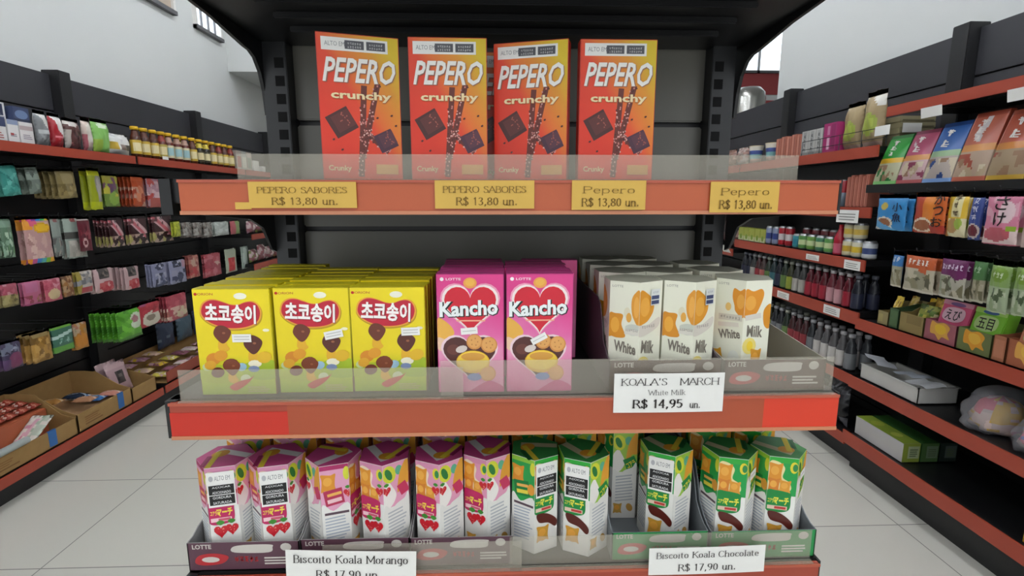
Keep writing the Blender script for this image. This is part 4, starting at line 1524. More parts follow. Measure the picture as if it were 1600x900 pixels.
hang(-1, 80, 97, 337, 402, 1, '77807a', [('r', 0, .5, 1, .95, '8d978f'), ('r', .3, .85, .7, .92, '8f5a58'), ('n', 0, 0, 1, .45, ['5c5a58', '86857f', '9a938a'], .6)], 'narrow grey-green bag beside the rainbow-edged bag')
hang(-1, 99, 134, 336, 404, 2, '8f9b92', [('r', 0, .62, 1, .97, 'a2afa4'), ('r', .35, .85, .6, .92, 'a05a58'), ('r', 0, .45, 1, .6, '4f504c'), ('n', .1, .02, 1, .44, ['b0aca2', 'a39f94', '8d897f', 'c2beb4'], .9)], 'grey-green bag with clear lower half', step=.025)
hang(-1, 121, 143, 338, 393, 1, '5c1f2a', [('r', 0, .88, 1, 1, 'b9b0ab'), ('n', .1, .3, .9, .85, ['7a2c38', '4a1620', '8f4a50'], .4), ('e', .4, .25, .2, .14, 'c9a8a4'), ('e', .4, .25, .1, .07, '5c1f2a')], 'dark red bag with a small pale emblem', step=.02, xf=-2.168)
for i, (a, b, yt, yb, q) in enumerate(((169, 194, 336, 386, 'first'), (199, 231, 334, 382, 'second'), (236, 270, 331, 378, 'third'))):
    hang(-1, a, b, yt, yb, 5 if i == 0 else 2, '3a1f22', [('d', .75, 1.12, .75, 'cda6a8'), ('d', .82, .98, .75, 'c0606a'), ('r', 0, .86, 1, 1, '1f1718'), ('n', 0, 0, 1, .35, ['b49a8c', '8a6f62', '2c1a1a', 'a8a060'], .75), ('n', 0, .55, .5, .85, ['6a4446', '8f8080'], .3)], '%s black bag with a slanting pink band' % q, step=.021)
hang(-1, 271, 282, 344, 370, 2, 'a9b03a', [('n', 0, 0, 1, 1, ['c0c84a', '8f9a34'], .4)], 'small lime bag after the pink-banded ones', xf=-2.15)
for i, (a, b) in enumerate(((284, 300), (301, 316), (317, 332))):
    hang(-1, a, b, 347, 371, 2, '86827c', [('n', 0, 0, 1, 1, ['5a5450', 'a29e98', '6f6058'], .6)], '%s of three small grey bags behind the display edge' % ORF[i], xf=-2.15, nu=12, nv=14)
hang(-1, 334, 358, 346, 368, 2, 'b2b8b2', [('n', 0, 0, 1, 1, ['c9cec9', '9aa09a'], .4)], 'small silver-white bag behind the display edge', xf=-2.15, nu=12, nv=14)
hang(-1, 359, 375, 345, 366, 1, '7f9a5a', [('r', 0, 0, .5, 1, 'b05a60')], 'small red and green bag behind the display edge', xf=-2.15, nu=12, nv=14)
# --- third row
hang(-1, 0, 30, 440, 480, 3, 'a04c5c', [('r', 0, 0, 1, .45, '7c7048'), ('n', 0, 0, 1, .5, ['8f8452', '5f5636', 'a89c6a'], .6), ('n', 0, .5, 1, 1, ['b05a6c', '8c3f50', 'c08a90'], .4)], 'rose and olive bag on the third row of hooks', step=.024)
hang(-1, 34, 66, 436, 477, 2, 'b5627f', [('r', .1, .5, .8, .9, 'b56a8c'), ('n', 0, 0, 1, .4, ['7f4a3c', 'a06a52', '8f3f50'], .6), ('r', 0, 0, 1, .08, 'b0487a')], 'pink bag with brown filling on the third row', step=.02)
hang(-1, 67, 97, 432, 471, 2, 'b85a6a', [('e', .5, .3, .35, .22, 'c9b48a'), ('r', 0, .85, 1, 1, 'c27a86'), ('n', 0, .5, 1, .9, ['c98a94', 'a8485a'], .5)], 'pink bag with a cream oval on the third row', step=.02)
hang(-1, 96, 116, 428, 464, 4, '7a4f30', [('n', 0, 0, 1, 1, ['94683c', '60402a', 'a88a68'], .6)], 'brown bag on the third row of hooks', step=.02)
hang(-1, 118, 146, 420, 459, 2, 'b8aea6', [('r', 0, 0, .25, 1, '9a8a40'), ('d', .35, .55, -.1, '8f8f92'), ('n', .2, .4, 1, .9, ['6f6f74', 'c8c0ba', '8f8a86'], .6), ('r', .2, .05, .9, .25, 'a8484c')], 'pale bag with grey lettering marks and red foot', step=.02)
for i, (a, b, yt, yb, q) in enumerate(((145, 178, 416, 457, 'first'), (193, 218, 413, 452, 'second'))):
    hang(-1, a, b, yt, yb, 4 if i else 2, 'c0a2a2', [('r', .2, .55, .75, .92, '4a4442'), ('n', .25, .6, .7, .88, ['7d7068', '2f2c2c'], .4), ('e', .6, .2, .4, .24, 'b03a42'), ('n', .2, 0, 1, .4, ['c05a5c', 'b8464c', 'cda09c'], .5)], '%s rose bag with dark square and red foot' % q, step=.024)
hang(-1, 236, 262, 408, 448, 3, '8486a0', [('n', .15, 0, .95, .55, ['2c3046', '4f5470', 'a8a8ba'], .8), ('n', .2, .65, .8, .95, ['1e2234', '3a3e54', 'b9b9c8'], .75)], 'blue-grey navy-marked bag beside the rose bags', step=.02)
hang(-1, 263, 291, 403, 443, 2, '9092ac', [('n', .1, 0, .95, .55, ['2c3046', '3f445e', '9a9ab0'], .85), ('n', .2, .65, .7, .95, ['1e2234', '3a3e54', 'b9b9c8'], .75), ('r', .75, .6, 1, .9, 'b58a98')], 'blue-grey navy-marked bag with a pinkish corner', step=.02)
hang(-1, 294, 312, 398, 434, 3, 'a05650', [('e', .5, .7, .35, .2, 'c0a08e'), ('e', .4, .25, .4, .22, 'b04044'), ('n', 0, 0, 1, 1, ['8f4440', 'b87a6c'], .3)], 'brick-red bag with a tan oval, third row', step=.018, nu=14, nv=16)
hang(-1, 318, 346, 395, 432, 2, 'b04c56', [('e', .7, .45, .25, .18, 'c9b0a2'), ('r', .3, .3, .5, .9, '9a2f40'), ('n', 0, 0, 1, 1, ['c07078', 'a04450'], .4)], 'red-pink bag with beige spot, third row', step=.018, nu=14, nv=16)
hang(-1, 351, 370, 388, 426, 1, 'a8b09a', [('r', .25, .08, .8, .65, 'c23a3c'), ('n', .3, .15, .75, .6, ['d05a58', 'b02c30'], .5)], 'pale green bag with a red panel near the far shelves', nu=14, nv=16)
hang(-1, 376, 389, 384, 420, 1, '8f9c92', [('e', .5, .5, .35, .45, 'bcc8c0')], 'narrow whitish bag beside the red-panelled one', nu=12, nv=14)
# --- fourth row
hang(-1, 0, 36, 531, 578, 2, '3f3650', [('n', 0, .55, .8, 1, ['8f93a2', '6a6f80', '2f2c3c'], .6), ('e', .6, .3, .4, .28, '7a3a5c'), ('r', 0, 0, .3, .4, '5a3f66')], 'dark purple bag with a plum oval, bottom row', step=.03)
hang(-1, 46, 82, 516, 566, 3, '9c7434', [('n', 0, 0, 1, 1, ['b48a44', '84602a', 'c29a58', '6f5226'], .55), ('r', .1, .8, .9, 1, '8f7a4c')], 'golden-brown bag on the bottom row of hooks', step=.03)
hang(-1, 79, 116, 505, 550, 2, '3c6a58', [('r', 0, .85, 1, 1, '6aa23c'), ('d', .48, .6, -.15, 'b5cfc6'), ('n', .1, .3, .9, .5, ['4f8070', '8fb0a4'], .4), ('r', 0, 0, 1, .22, '5c9a3c')], 'dark green bag with a pale stripe, bottom row', step=.02)
hang(-1, 113, 138, 500, 546, 2, 'a8742e', [('e', .5, .3, .45, .26, 'c07f2c'), ('n', 0, .5, 1, 1, ['8f8a70', 'b09a80', '9c6a58'], .6)], 'orange-brown bag beside the dark green one', step=.02, xf=-2.23)
hang(-1, 180, 222, 480, 531, 6, '5aa22e', [('e', .75, .55, .28, .26, 'c8d4bc'), ('e', .7, .6, .14, .12, 'a8747a'), ('n', 0, 0, .6, 1, ['4a8f28', '6fb83c', '3f7f24'], .5), ('r', 0, 0, 1, .12, '4f8f34')], 'bright green bag with a pale splash', step=.03, t=.034)
hang(-1, 214, 252, 470, 510, 3, 'a8323c', [('e', .55, .3, .42, .3, 'cfc8b6'), ('e', .5, .35, .2, .12, '8a7c6a'), ('r', .1, .85, .6, 1, '9a5070'), ('n', 0, .5, 1, 1, ['b8404a', '94262e'], .4)], 'red bag with a cream round on the bottom row', step=.02)
hang(-1, 258, 293, 456, 500, 4, 'b04c58', [('e', .7, .25, .3, .2, 'c9bb9a'), ('n', 0, 0, 1, .5, ['c09080', 'a06058', 'd0b0a0'], .6), ('n', 0, .5, 1, 1, ['c0606a', 'a03c4a'], .5)], 'rose-red bag tucked behind the first yellow box', step=.02)


# ------------------------------------------------------------------ goods standing on the side shelves
def proj_x(p):
    d = Vector(p) - Vector((0, 0, H))
    return 800 + 800 * d.dot(CR) / d.dot(CF)


def yat(px, X, z):
    """distance down the aisle at which the line (X, z) crosses picture column px"""
    lo, hi = 0.3, 12.0
    for _ in range(40):
        m = (lo + hi) / 2
        far = proj_x((X, m, z))
        if (far > px) == (X > 0):
            lo = m
        else:
            hi = m
    return (lo + hi) / 2


def side_art(mb, side, w, h, d):
    """front plane of a carton whose local front looks along -Y"""
    return Art(mb, Plane((-w / 2, -d / 2, 0), (1, 0, 0), (0, 0, 1)), w, h, 0.00005)


def carton(side, px0, px1, z, h, d, body, draw, label, X=None, name='carton', cat='box', group=None, top=None, gap=0.002, dz=0.0005):
    Xf = X if X is not None else (XL - 0.02 if side < 0 else XR + 0.02)
    ya, yb = yat(px0, Xf, z + h / 2), yat(px1, Xf, z + h / 2)
    w = abs(ya - yb) - gap
    mb = MB()
    carton_body(mb, w, d, h, body if not isinstance(body, str) else mat(body, .4), None, mat(top, .4) if top else None, 0.001)
    A = side_art(mb, side, w, h, d)
    if draw:
        draw(A)
    o = mb.build(name, None, (Xf + (-d / 2 if side < 0 else d / 2), (ya + yb) / 2, z + dz), (0, 0, PI / 2 if side < 0 else -PI / 2))
    return tag(o, label, cat, group)


def dr(*cmds):
    def f(A):
        for c, *a in cmds:
            if isinstance(a[-1], str) and c != 't':
                a[-1] = mat(a[-1], .45)
            if c == 't':
                A.text(a[0], a[1], a[2], a[3], a[4], mat(a[5], .5), *a[6:])
            else:
                getattr(A, c)(*a)
    return f


def stand_bag(side, px0, px1, z, h, base, shapes, label, texts=(), X=None, t=0.05, lean=0.0, name='standing_pouch', group=None, rough=0.28, nu=14, nv=18, yaw=0.0):
    Xf = X if X is not None else (XL - 0.05 if side < 0 else XR + 0.06)
    ya, yb = yat(px0, Xf, z + h / 2), yat(px1, Xf, z + h / 2)
    w = abs(ya - yb) - 0.004
    mb = pouch_mesh(w, h, t, base, shapes, texts, nu, nv, rough)
    # gusset: the foot stays thick so that the pouch stands
    o = mb.build(name, None, (Xf, (ya + yb) / 2, z + 0.001), (lean, 0, (PI / 2 if side < 0 else -PI / 2) + yaw))
    smooth_merge(o)
    return tag(o, label, 'pouch', group)


# --- above the left-hand bags: boxes, pouches and yellow-capped bottles
zl = z_lt + 0.0035
GTL = 'boxes and pouches on the shelf over the hanging bags'
WB = 'd9d8d6'
carton(-1, -16, 10, zl, .10, .1, WB, dr(('rect', 0, .6, 1, 1, '3b4566'), ('lines', .2, .1, .8, .4, 3, 'b0605c')), 'white and navy box cut by the picture edge above the hanging bags', group=GTL)
carton(-1, -30, 8, zl + .1015, .07, .12, 'cfcfd0', dr(('rect', .3, .2, .9, .9, '2c3350'), ('lines', .05, .1, .95, .4, 4, '6f7488')), 'pale box with navy panel on top of the white one at the picture edge', X=XL - .07, group=GTL)
carton(-1, 12, 30, zl, .095, .1, 'dedcda', dr(('rect', 0, .78, 1, 1, '8d99b5'), ('lines', .2, .25, .8, .4, 2, '7c7f8a'), ('rect', .2, .3, .5, .4, 'a84848')), 'white box with a pale blue top stripe, above the hanging bags', group=GTL)
carton(-1, 20, 46, zl + .0965, .065, .09, '3f4a6a', dr(('ell', .5, .5, .4, .3, '6f84a8'), ('rect', 0, 0, 1, .2, '2a3048')), 'dark blue box lying on the white boxes above the hanging bags', X=XL - .05, group=GTL)
carton(-1, 31, 53, zl, .093, .1, 'e0dcda', dr(('rect', 0, .62, 1, .82, 'b9a6a6'), ('lines', .2, .2, .85, .45, 3, '9c93a0')), 'white box with a mauve stripe beside the grey pouch', group=GTL)
stand_bag(-1, 53, 73, zl, .165, 'd9d7d4', [('d', -.2, .98, .75, '85888a'), ('r', .1, .35, .9, .42, 'bfc2c2'), ('n', .1, .1, .9, .35, ['6f7274', '9a9c9d'], .4)], 'white pouch with a slanting grey half', group='slanted-print pouches', t=.05)
stand_bag(-1, 75, 96, zl, .165, 'dcd8d4', [('d', -.2, .95, .8, 'a8202c'), ('r', .15, .3, .8, .36, 'd88088'), ('n', .1, .1, .8, .3, ['c04850', '8c1822'], .3)], 'white pouch with a slanting red half', group='slanted-print pouches', t=.05)
stand_bag(-1, 98, 124, zl, .155, '5c3836', [('e', .4, .85, .4, .14, 'cfc8c2'), ('r', .0, 0, .2, .6, 'b8b0a8'), ('n', .2, 0, 1, .6, ['3c1c1c', '7a5050', '94585c'], .6)], 'dark brown pouch with a pale oval at its top', t=.05)
stand_bag(-1, 127, 142, zl, .175, 'cbb9ae', [('e', .6, .55, .38, .3, 'd8d2c6'), ('r', 0, .9, 1, 1, 'b04050'), ('r', 0, 0, .25, .5, 'b06068')], 'beige and rose pouch leaning against the light green one', t=.04, X=XL - .06)
stand_bag(-1, 142, 169, zl, .18, '7fb85a', [('e', .5, .8, .3, .07, 'cfe0c0'), ('r', 0, .9, 1, 1, '8fc66a'), ('r', 0, 0, .35, .4, '9ab84a'), ('r', .5, .1, .9, .6, '8cc468')], 'light green pouch with a pale oval at its top', t=.05, rough=.35)
mb = pouch_mesh(.20, .12, .07, 'd9d8d4', [('r', .1, .25, .35, .6, 'd0b04a'), ('r', .4, .25, .65, .5, '8c7a70'), ('r', .65, .25, .95, .5, '4a4a50'), ('n', 0, .6, 1, 1, ['e4e4e2', 'c8c8c8'], .4)], (), 14, 12)
o = mb.build('rice_cake_pack', None, (XL - .07, (yat(168, XL - .07, zl) + yat(198, XL - .07, zl)) / 2, zl + .001), (0, 0, PI / 2))
smooth_merge(o)
tag(o, 'clear-wrapped white pack between the light green pouch and the yellow-capped bottles', 'snack pack')


def sauce_bottle(lab1, lab2, glass='4a2412'):
    mb = MB()
    g = mat(glass, .12)
    mb.lathe([(.001, 0, g), (.027, 0, g), (.029, .006, g), (.029, .02, g), (.0293, .022, mat(lab1, .4)), (.0293, .10, mat(lab1, .4)), (.029, .102, g), (.026, .118, g), (.0185, .138, mat(lab2, .4)), (.0165, .152, mat(lab2, .4)), (.015, .158, g), (.012, .162, g)], 16)
    A = Art(mb, lambda u, v, off: Vector(((.0295 + off) * math.sin(-u * 2), -(.0295 + off) * math.cos(u * 2), v)), 1, 1, 0.0002)
    mb.mesh([((.0296) * math.sin(a), -.0296 * math.cos(a), z) for z in (.035, .085) for a in (-.8, -.4, 0, .4, .8)], [(0, 1, 6, 5), (1, 2, 7, 6), (2, 3, 8, 7), (3, 4, 9, 8)], mat('e6d9a8' if lab1 != 'd9cfa8' else '9fc4c8', .4))
    o = mb.build('sauce_bottle')
    c = MB()
    c.lathe([(.012, .160, 'd9a814'), (.0215, .161, 'd9a814'), (.022, .176, 'e0b21c'), (.019, .1805, 'e0b21c'), (.001, .181, 'e0b21c')], 16)
    c.build('cap', o)
    return o


kinds = [sauce_bottle('c9a83a', '5a2a14'), sauce_bottle('d9cfa8', 'b08a7a', '5c1c12'), sauce_bottle('3f3a26', 'c9b43a', '1f1a12'), sauce_bottle('b8a44c', '8a2a1c', '5c1c12')]
for k in kinds:
    k.location = (0, 0, -5)
bl = [(212, 0, 0), (226, 0, 0), (240, 0, 0), (253, 3, 0), (264, 1, .0), (277, 1, 0), (289, 1, 0), (301, 0, 0), (312, 2, 0), (322, 2, 0), (332, 0, 0), (342, 3, 0), (351, 0, 0), (360, 3, 0), (257, 3, .075), (283, 2, .075), (306, 2, .075), (330, 3, .075)]
dn = ['yellow-labelled', 'pale-labelled', 'dark-labelled', 'gold-labelled brown']
cnt = {}
for px, k, dx in bl:
    key = (k, dx > 0)
    cnt[key] = cnt.get(key, 0) + 1
    o = kinds[k] if kinds[k].location.z < 0 else cp(kinds[k])
    X = XL - .05 - dx
    o.location = (X, yat(px, X, zl + .08), zl)
    o.rotation_euler = (0, 0, .9)
    tag(o, '%s %s sauce bottle with yellow cap from the rice-cake pack on, %s row' % (ORF[cnt[key] - 1], dn[k], 'back' if dx else 'front'), 'bottle', 'yellow-capped sauce bottles')
for i, px in enumerate((374, 382, 390)):
    carton(-1, px - 4, px + 3.5, zl, .15, .06, ['b0a49a', 'a8a8a0', 'b8aaa0'][i], dr(('rect', .1, .1, .9, .7, ['a8554a', 'c9c4b4', '8f9a8a'][i])), '%s small pale box after the yellow-capped bottles, seen through the clear guard' % ORF[i], group=GTL)
for i, (px0, px1) in enumerate(((397, 405), (410, 415))):
    carton(-1, px0, px1, zl, .09 - .04 * i, .06, 'dcdcd6', None, ('larger' if i == 0 else 'smaller') + ' white carton far along the shelf with the yellow-capped bottles', group=GTL)
tag_ = MB()
tag_.box((0, -.03, 0), (.0008, .03, .02), WHITE)
o = tag_.build('price_tag', None, (XL + .0045, yat(258, XL, zl - .01), zl + .0005))
tag(o, 'small white price card in front of the yellow-capped bottles', 'price tag')


# --- cardboard cartons at the foot of the bag racks
def open_carton(d, w, hb, hf, t=.004, cut=True):
    """local: opening faces -Y; width w along X, depth d along Y"""
    mb = MB()
    mb.box((-w / 2, 0, 0), (w / 2, d, t), CARD)
    mb.box((-w / 2, 0, 0), (w / 2, t, hf), CARD)
    mb.box((-w / 2, d - t, 0), (w / 2, d, hb), CARD)
    for x in (-w / 2, w / 2 - t):
        mb.prism([(0, 0), (d, 0), (d, hb), (d * .75, hb), (d * .55, hb * .97), (d * .2, hf * 1.25), (0, hf)], 'x', x, x + t, CARD)
    return mb


zb_ = z_lb + .0035
CX = XL - .012
cart = [(1.95, 2.505, .215, .085, 'open cardboard carton with red wrappers at the picture edge, foot of the bag racks'),
        (2.512, 2.90, .20, .095, 'open cardboard carton with blue-striped packets, foot of the bag racks'),
        (2.907, 3.118, .14, .085, 'smaller open cardboard carton with a rose bag standing in it')]
for i, (a, b, hb, hf, lab) in enumerate(cart):
    mb = open_carton(.33, b - a, hb, hf)
    A = Art(mb, Plane((-(b - a) / 2, 0, 0), (1, 0, 0), (0, 0, 1)), b - a, hf, .0001)
    if i < 2:
        A.rect(.12, .25, .42, .32, mat('7f5a34', .8))
        A.lines(.12, .4, .4, .75, 3, mat('8a6238', .8))
    o = mb.build('cardboard_carton', None, (CX, (a + b) / 2, zb_), (0, 0, PI / 2))
    tag(o, lab, 'carton', 'cardboard cartons under the bag racks')
    if i < 2:
        tp = MB()
        u = .74 if i == 0 else .78
        w = b - a
        tp.box(((u - .5) * w - .022, -.0012, hf * .1), ((u - .5) * w + .022, -.0002, hf + .0015), mat('2f69a8', .5))
        tp.box(((u - .5) * w - .022, -.0012, hf + .0004), ((u - .5) * w + .022, .007, hf + .0015), mat('2f69a8', .5))
        q = tp.build('tape', o)
        q['label'] = 'strip of blue tape'


def packet(name, w, l, t, base, shapes, loc, rz, label, group=None, lean=0.0, rough=.25, stand=False):
    mb = pouch_mesh(w, l, t, base, shapes, (), 10, 10, rough, .1)
    o = mb.build(name)
    smooth_merge(o)
    o.rotation_euler = (-PI / 2 + lean, 0, rz) if not stand else (lean, 0, rz)
    o.location = loc
    return tag(o, label, 'snack pack', group)


GP1 = 'wrapped sweets in the carton at the picture edge'
random.seed(5)
k = 0
for ix in range(3):
    for iy in range(4):
        x, y = CX - .17 - ix * .06, 2.25 + iy * .063
        k += 1
        packet('sweet_packet', .055, .058, .03, 'a8483a', [('n', 0, 0, 1, 1, ['c27a64', '8f3428', 'd9b0a0', 'b85a48'], .6)], (x, y, zb_ + .166 + .008 * ix), PI / 2 * 0, 'red wrapped sweet packet, %s row from the front, %s along' % (ORF[ix], ORF[iy]), GP1)
fl = MB()
fl.box((CX - .325, 2.215, zb_ + .005), (CX - .13, 2.498, zb_ + .145), 'b3603f', bev=.004)
tag(fl.build('sweet_box'), 'reddish inner box beneath the red wrapped sweets', 'box')
packet('paper_pack', .10, .2, .016, 'd8cfc4', [('n', 0, 0, .5, 1, ['c78a9a', 'd8a8b4', 'e0d8cc'], .6), ('n', .5, 0, 1, 1, ['b8bfae', 'd8d8c8', 'a8b4a0'], .6)], (CX - .07, 2.25, zb_ + .035), .05, 'pale pink and green printed pack leaning in the first carton', lean=.55)
tb = MB()
tb.tube([(CX + .0, 2.0, zb_ + .1015), (CX + .0, 2.235, zb_ + .1015)], .016, mat('c9d3d0', .3), 12)
tag(tb.build('wrapped_roll'), 'white wrapped roll lying on the front edge of the first carton', 'roll')
packet('sweet_packet', .034, .2, .02, 'd8a898', [('n', 0, 0, 1, 1, ['e8c4b8', 'c07a6a'], .5)], (CX - .027, 2.0, zb_ + .075), 0, 'peach glossy packet behind the front edge of the first carton')
GP2 = 'packets in the carton with blue tape and stripes'
for i, (c1, c2, dx, dy, lab) in enumerate((('3f6fa8', 'a9bccb', .10, .20, 'blue'), ('232d3f', '8fa0b0', .16, .15, 'dark blue'), ('b8c4cc', '4a78ac', .205, .22, 'silver-blue'), ('a87a5a', 'd0a890', .07, .10, 'tan'), ('c98a78', 'e0c0b0', .07, .275, 'rose'), ('c08a4a', 'd8b890', .22, .07, 'amber'))):
    packet('striped_packet', .10, .075, .028, c1, [('d', .25, .45, -.3, c2), ('d', .6, .8, -.3, c2)], (CX - dx, 2.53 + dy, zb_ + .085 + .034 * (i % 2)), .1, '%s striped packet in the carton with the blue-striped goods' % lab, GP2)
fl = MB()
fl.box((CX - .32, 2.52, zb_ + .005), (CX - .02, 2.89, zb_ + .064), 'b08a64', bev=.004)
tag(fl.build('flat_box'), 'flat tan box under the striped packets in the carton', 'box')
for i in range(2):
    packet('rose_bag', .15, .19, .03, 'b8999c', [('r', .3, .35, .65, .7, '4a4240'), ('n', .35, .4, .6, .65, ['6f6660', '2f2c2c'], .5), ('r', 0, .85, 1, 1, 'c4a6a8')], (CX - .12 - .05 * i, 3.01, zb_ + .03), PI / 2 - .08, '%s rose bag with a dark square standing up in the smaller carton' % ORF[i], None, -.25, .3, True)
cr = MB()
cr.box((XLB + .02, 3.23, zb_), (XL - .012, 4.44, zb_ + .006), CARD)
cr.box((XL - .018, 3.23, zb_), (XL - .012, 4.44, zb_ + .075), mat('9a4a38', .5))
cr.box((XLB + .02, 3.23, zb_), (XLB + .026, 4.44, zb_ + .12), CARD)
tag(cr.build('long_tray'), 'long low tray of mixed small packets further along the foot of the bag racks', 'tray')
cols = ['c9a82c', 'b88a9a', '8f5a6a', 'd0b09a', '6f4a44', 'c8b850', 'a87a8a', 'd8c8c0']
names = ['yellow', 'mauve', 'plum', 'cream', 'brown', 'lime-yellow', 'rose', 'whitish']
k = 0
for r in range(3):
    for c in range(9):
        k += 1
        if r == 2 and c > 2:
            continue
        q = (k * 5 + r) % 8
        packet('small_packet', .11, .09, .03, cols[q], [('n', 0, 0, 1, 1, [cols[(q + 2) % 8], 'c8a0a8', cols[q]], .45)], (XL - .092 - r * .106, 3.25 + c * .13, zb_ + .03 + .03 * r + random.random() * .012), random.uniform(-.15, .15), '%s small packet in the long tray, %s across and %s along it' % (names[q], ORF[r], ORF[c]), 'small packets in the long tray', rough=.3)
for i, (y, c, n) in enumerate(((3.75, '3a465c', 'navy'), (3.98, '4f6470', 'slate'), (4.2, '2f3a58', 'dark blue'))):
    packet('snack_bag', .2, .2, .06, c, [('n', 0, 0, 1, 1, [c, '6a7884'], .2)], (XLB + .07, y, zb_ + .09), PI / 2, '%s bag standing at the back of the long tray' % n, None, 0, .3, True)
# far bay goods on red-edged shelves
for i, (dz, hh) in enumerate(((.30, .11), (.56, .12), (.83, .12))):
    for c in range(7):
        y = 4.66 + c * .165
        packet('snack_bag', .15, hh + .03 * (c % 2), .06, ['a8808a', '7f8a4a', '9a5a60', 'b0a29a', 'a07a50', 'b89aa0', '6f8a5a'][(c + i) % 7], [('n', 0, 0, 1, 1, ['c8b0b0', '8f5a60', 'd0c8c0', '6a5048'], .5)], (XL - .07, y, H - dz + .004), PI / 2, '%s bag along the %s red-edged shelf of the far bag bay' % (ORF[c], ['upper', 'middle', 'lower'][i]), 'bags on the far red-edged shelves', 0, .35, True)


# --- the drinks bay opposite: cups, boxes and kraft pouches on the top shelf
zr = H + .243 + .0035
GTR = 'goods on the top shelf over the drinks'


def cup(label, px, X):
    mb = MB()
    w = mat('dcd6c8', .4)
    mb.lathe([(.001, 0, w), (.034, 0, w), (.037, .03, mat('c9a89c', .4)), (.040, .06, mat('7fb4b4', .4)), (.043, .085, mat('4a5a9a', .4)), (.046, .11, w), (.047, .113, w), (.001, .1135, w)], 18)
    o = mb.build('noodle_cup', None, (X, yat(px, X, zr + .05), zr))
    l = MB()
    lm = mat('d8c89a', .4)
    l.lathe([(.046, .1138, lm), (.0478, .1142, lm), (.0478, .117, lm), (.001, .1176, lm)], 18)
    l.build('lid', o)
    return tag(o, label, 'cup', GTR)


cup('first paper noodle cup from the display on the shelf above the drinks', 1181, XR + .06)
cup('second paper noodle cup, partly behind the salmon boxes', 1207, XR + .07)
for i in range(5):
    carton(1, 1212 + i * 8, 1219.5 + i * 8, zr, .125 + .006 * (i % 2), .09, 'b56f5c', dr(('rect', .2, 0, .45, 1, 'c98a78'), ('rect', .6, .1, .75, .9, '8f5046')), '%s narrow salmon box from the cups on the shelf above the drinks' % ORF[i], group=GTR)
for i in range(3):
    carton(1, 1252 + i * 11, 1262.5 + i * 11, zr, .135, .1, 'b9b8b4', dr(('rect', .25, .1, .7, .95, 'a2a2a0'), ('scribble', .47, .52, .3, .7, mat('3a3a3c', .5), 4, True), ('rect', 0, 0, 1, .12, '8a8a88')), '%s grey box with dark upright lettering above the drinks' % ORF[i], group=GTR)
carton(1, 1286, 1307, zr, .15, .1, 'a8306e', dr(('rect', .6, .1, .9, .95, '8f2a5e'), ('rect', .3, .1, .5, .5, 'd8b0c4'), ('rect', .3, .6, .5, .9, 'c880a4')), 'magenta box between the grey boxes and the kraft pouches', group=GTR)
for i, (a, b) in enumerate(((1322, 1350), (1352, 1384))):
    stand_bag(1, a, b, zr, .235 + .03 * i, mat('a08c68', .6), [('e', .5, .40, .38, .2, '9caa4a'), ('e', .5, .42, .28, .12, 'aebc58'), ('r', 0, 0, 1, .12, 'b59a8c'), ('d', 1.02, 1.5, .35 if i else -.1, 'd0ccc4'), ('r', 0, .25, .12, .95, 'c8c0b0')], '%s kraft paper pouch with a green oval label on the top shelf' % ORF[i], t=.07, X=XR + .07, group=GTR, nu=16, nv=20)
rl = MB()
ya, yb = yat(1252, XR, zr + .03), yat(1384, XR, zr + .03)
for dz in (.03, .075):
    rl.tube([(XR + .004, ya, zr + dz), (XR + .004, yb, zr + dz)], .0018, BLACK, 6)
for k in range(5):
    y = ya + (yb - ya) * k / 4
    rl.tube([(XR + .004, y, zr - .002), (XR + .004, y, zr + .075)], .0018, BLACK, 6)
tag(rl.build('wire_guard'), 'thin black wire guard in front of the kraft pouches', 'wire rail')
for i in range(5):
    mb = MB()
    mb.box((1.868, 2.385, 0), (2.035, 2.62, .026), mat('8f8768', .6), bev=.002)
    mb.box((1.878, 2.383, .005), (2.025, 2.3855, .010), mat('6f694f', .6))
    o = mb.build('flat_box', None, (0.003 * (i % 2), 0, zr + .0005 + i * .0268))
    tag(o, '%s flat beige box from the bottom of the stack at the top shelf end' % ORF[i], 'box', 'flat beige boxes in a stack')

# second shelf: salmon boxes, a red can behind
z = H - .038 + .0035
for i in range(6):
    carton(1, 1322 + i * 5.8, 1327.4 + i * 5.8, z, .145 + .008 * ((i * 3) % 2), .13, 'b06a58', dr(('rect', .15, .05, .4, .95, 'c27f6c'), ('rect', .6, .05, .7, .95, '8f4a40')), '%s slim salmon carton in the row beside the blue rice-seasoning bag' % ORF[i], group='slim salmon cartons')
for i in range(2):
    mb = MB()
    mb.lathe([(.001, 0, 'a02030'), (.03, 0, 'a02030'), (.03, .07, mat('8a98a8', .3)), (.03, .13, mat('a8202c', .3)), (.026, .137, mat('b0b0b0', .3, .8)), (.001, .136, mat('b0b0b0', .3, .8))], 16)
    X = XR + .05
    o = mb.build('drink_can', None, (X, yat(1318 - i * 13, X, z + .07), z))
    tag(o, '%s red and grey can beside the slim salmon cartons' % ORF[i], 'can', 'red and grey cans')

# third shelf: drinks
z = H - .286 + .0035
GD = 'drinks on the third shelf opposite the bags'
for i in range(5):
    carton(1, 1154 + i * 8.4, 1162 + i * 8.4, z, .088, .06, 'aab04a', dr(('rect', 0, 0, 1, .35, 'c9cfa0'), ('ell', .5, .3, .25, .2, '7f9a34')), '%s small lime drink carton from the brown bag' % ORF[i], name='drink_carton', cat='drink carton', group=GD)


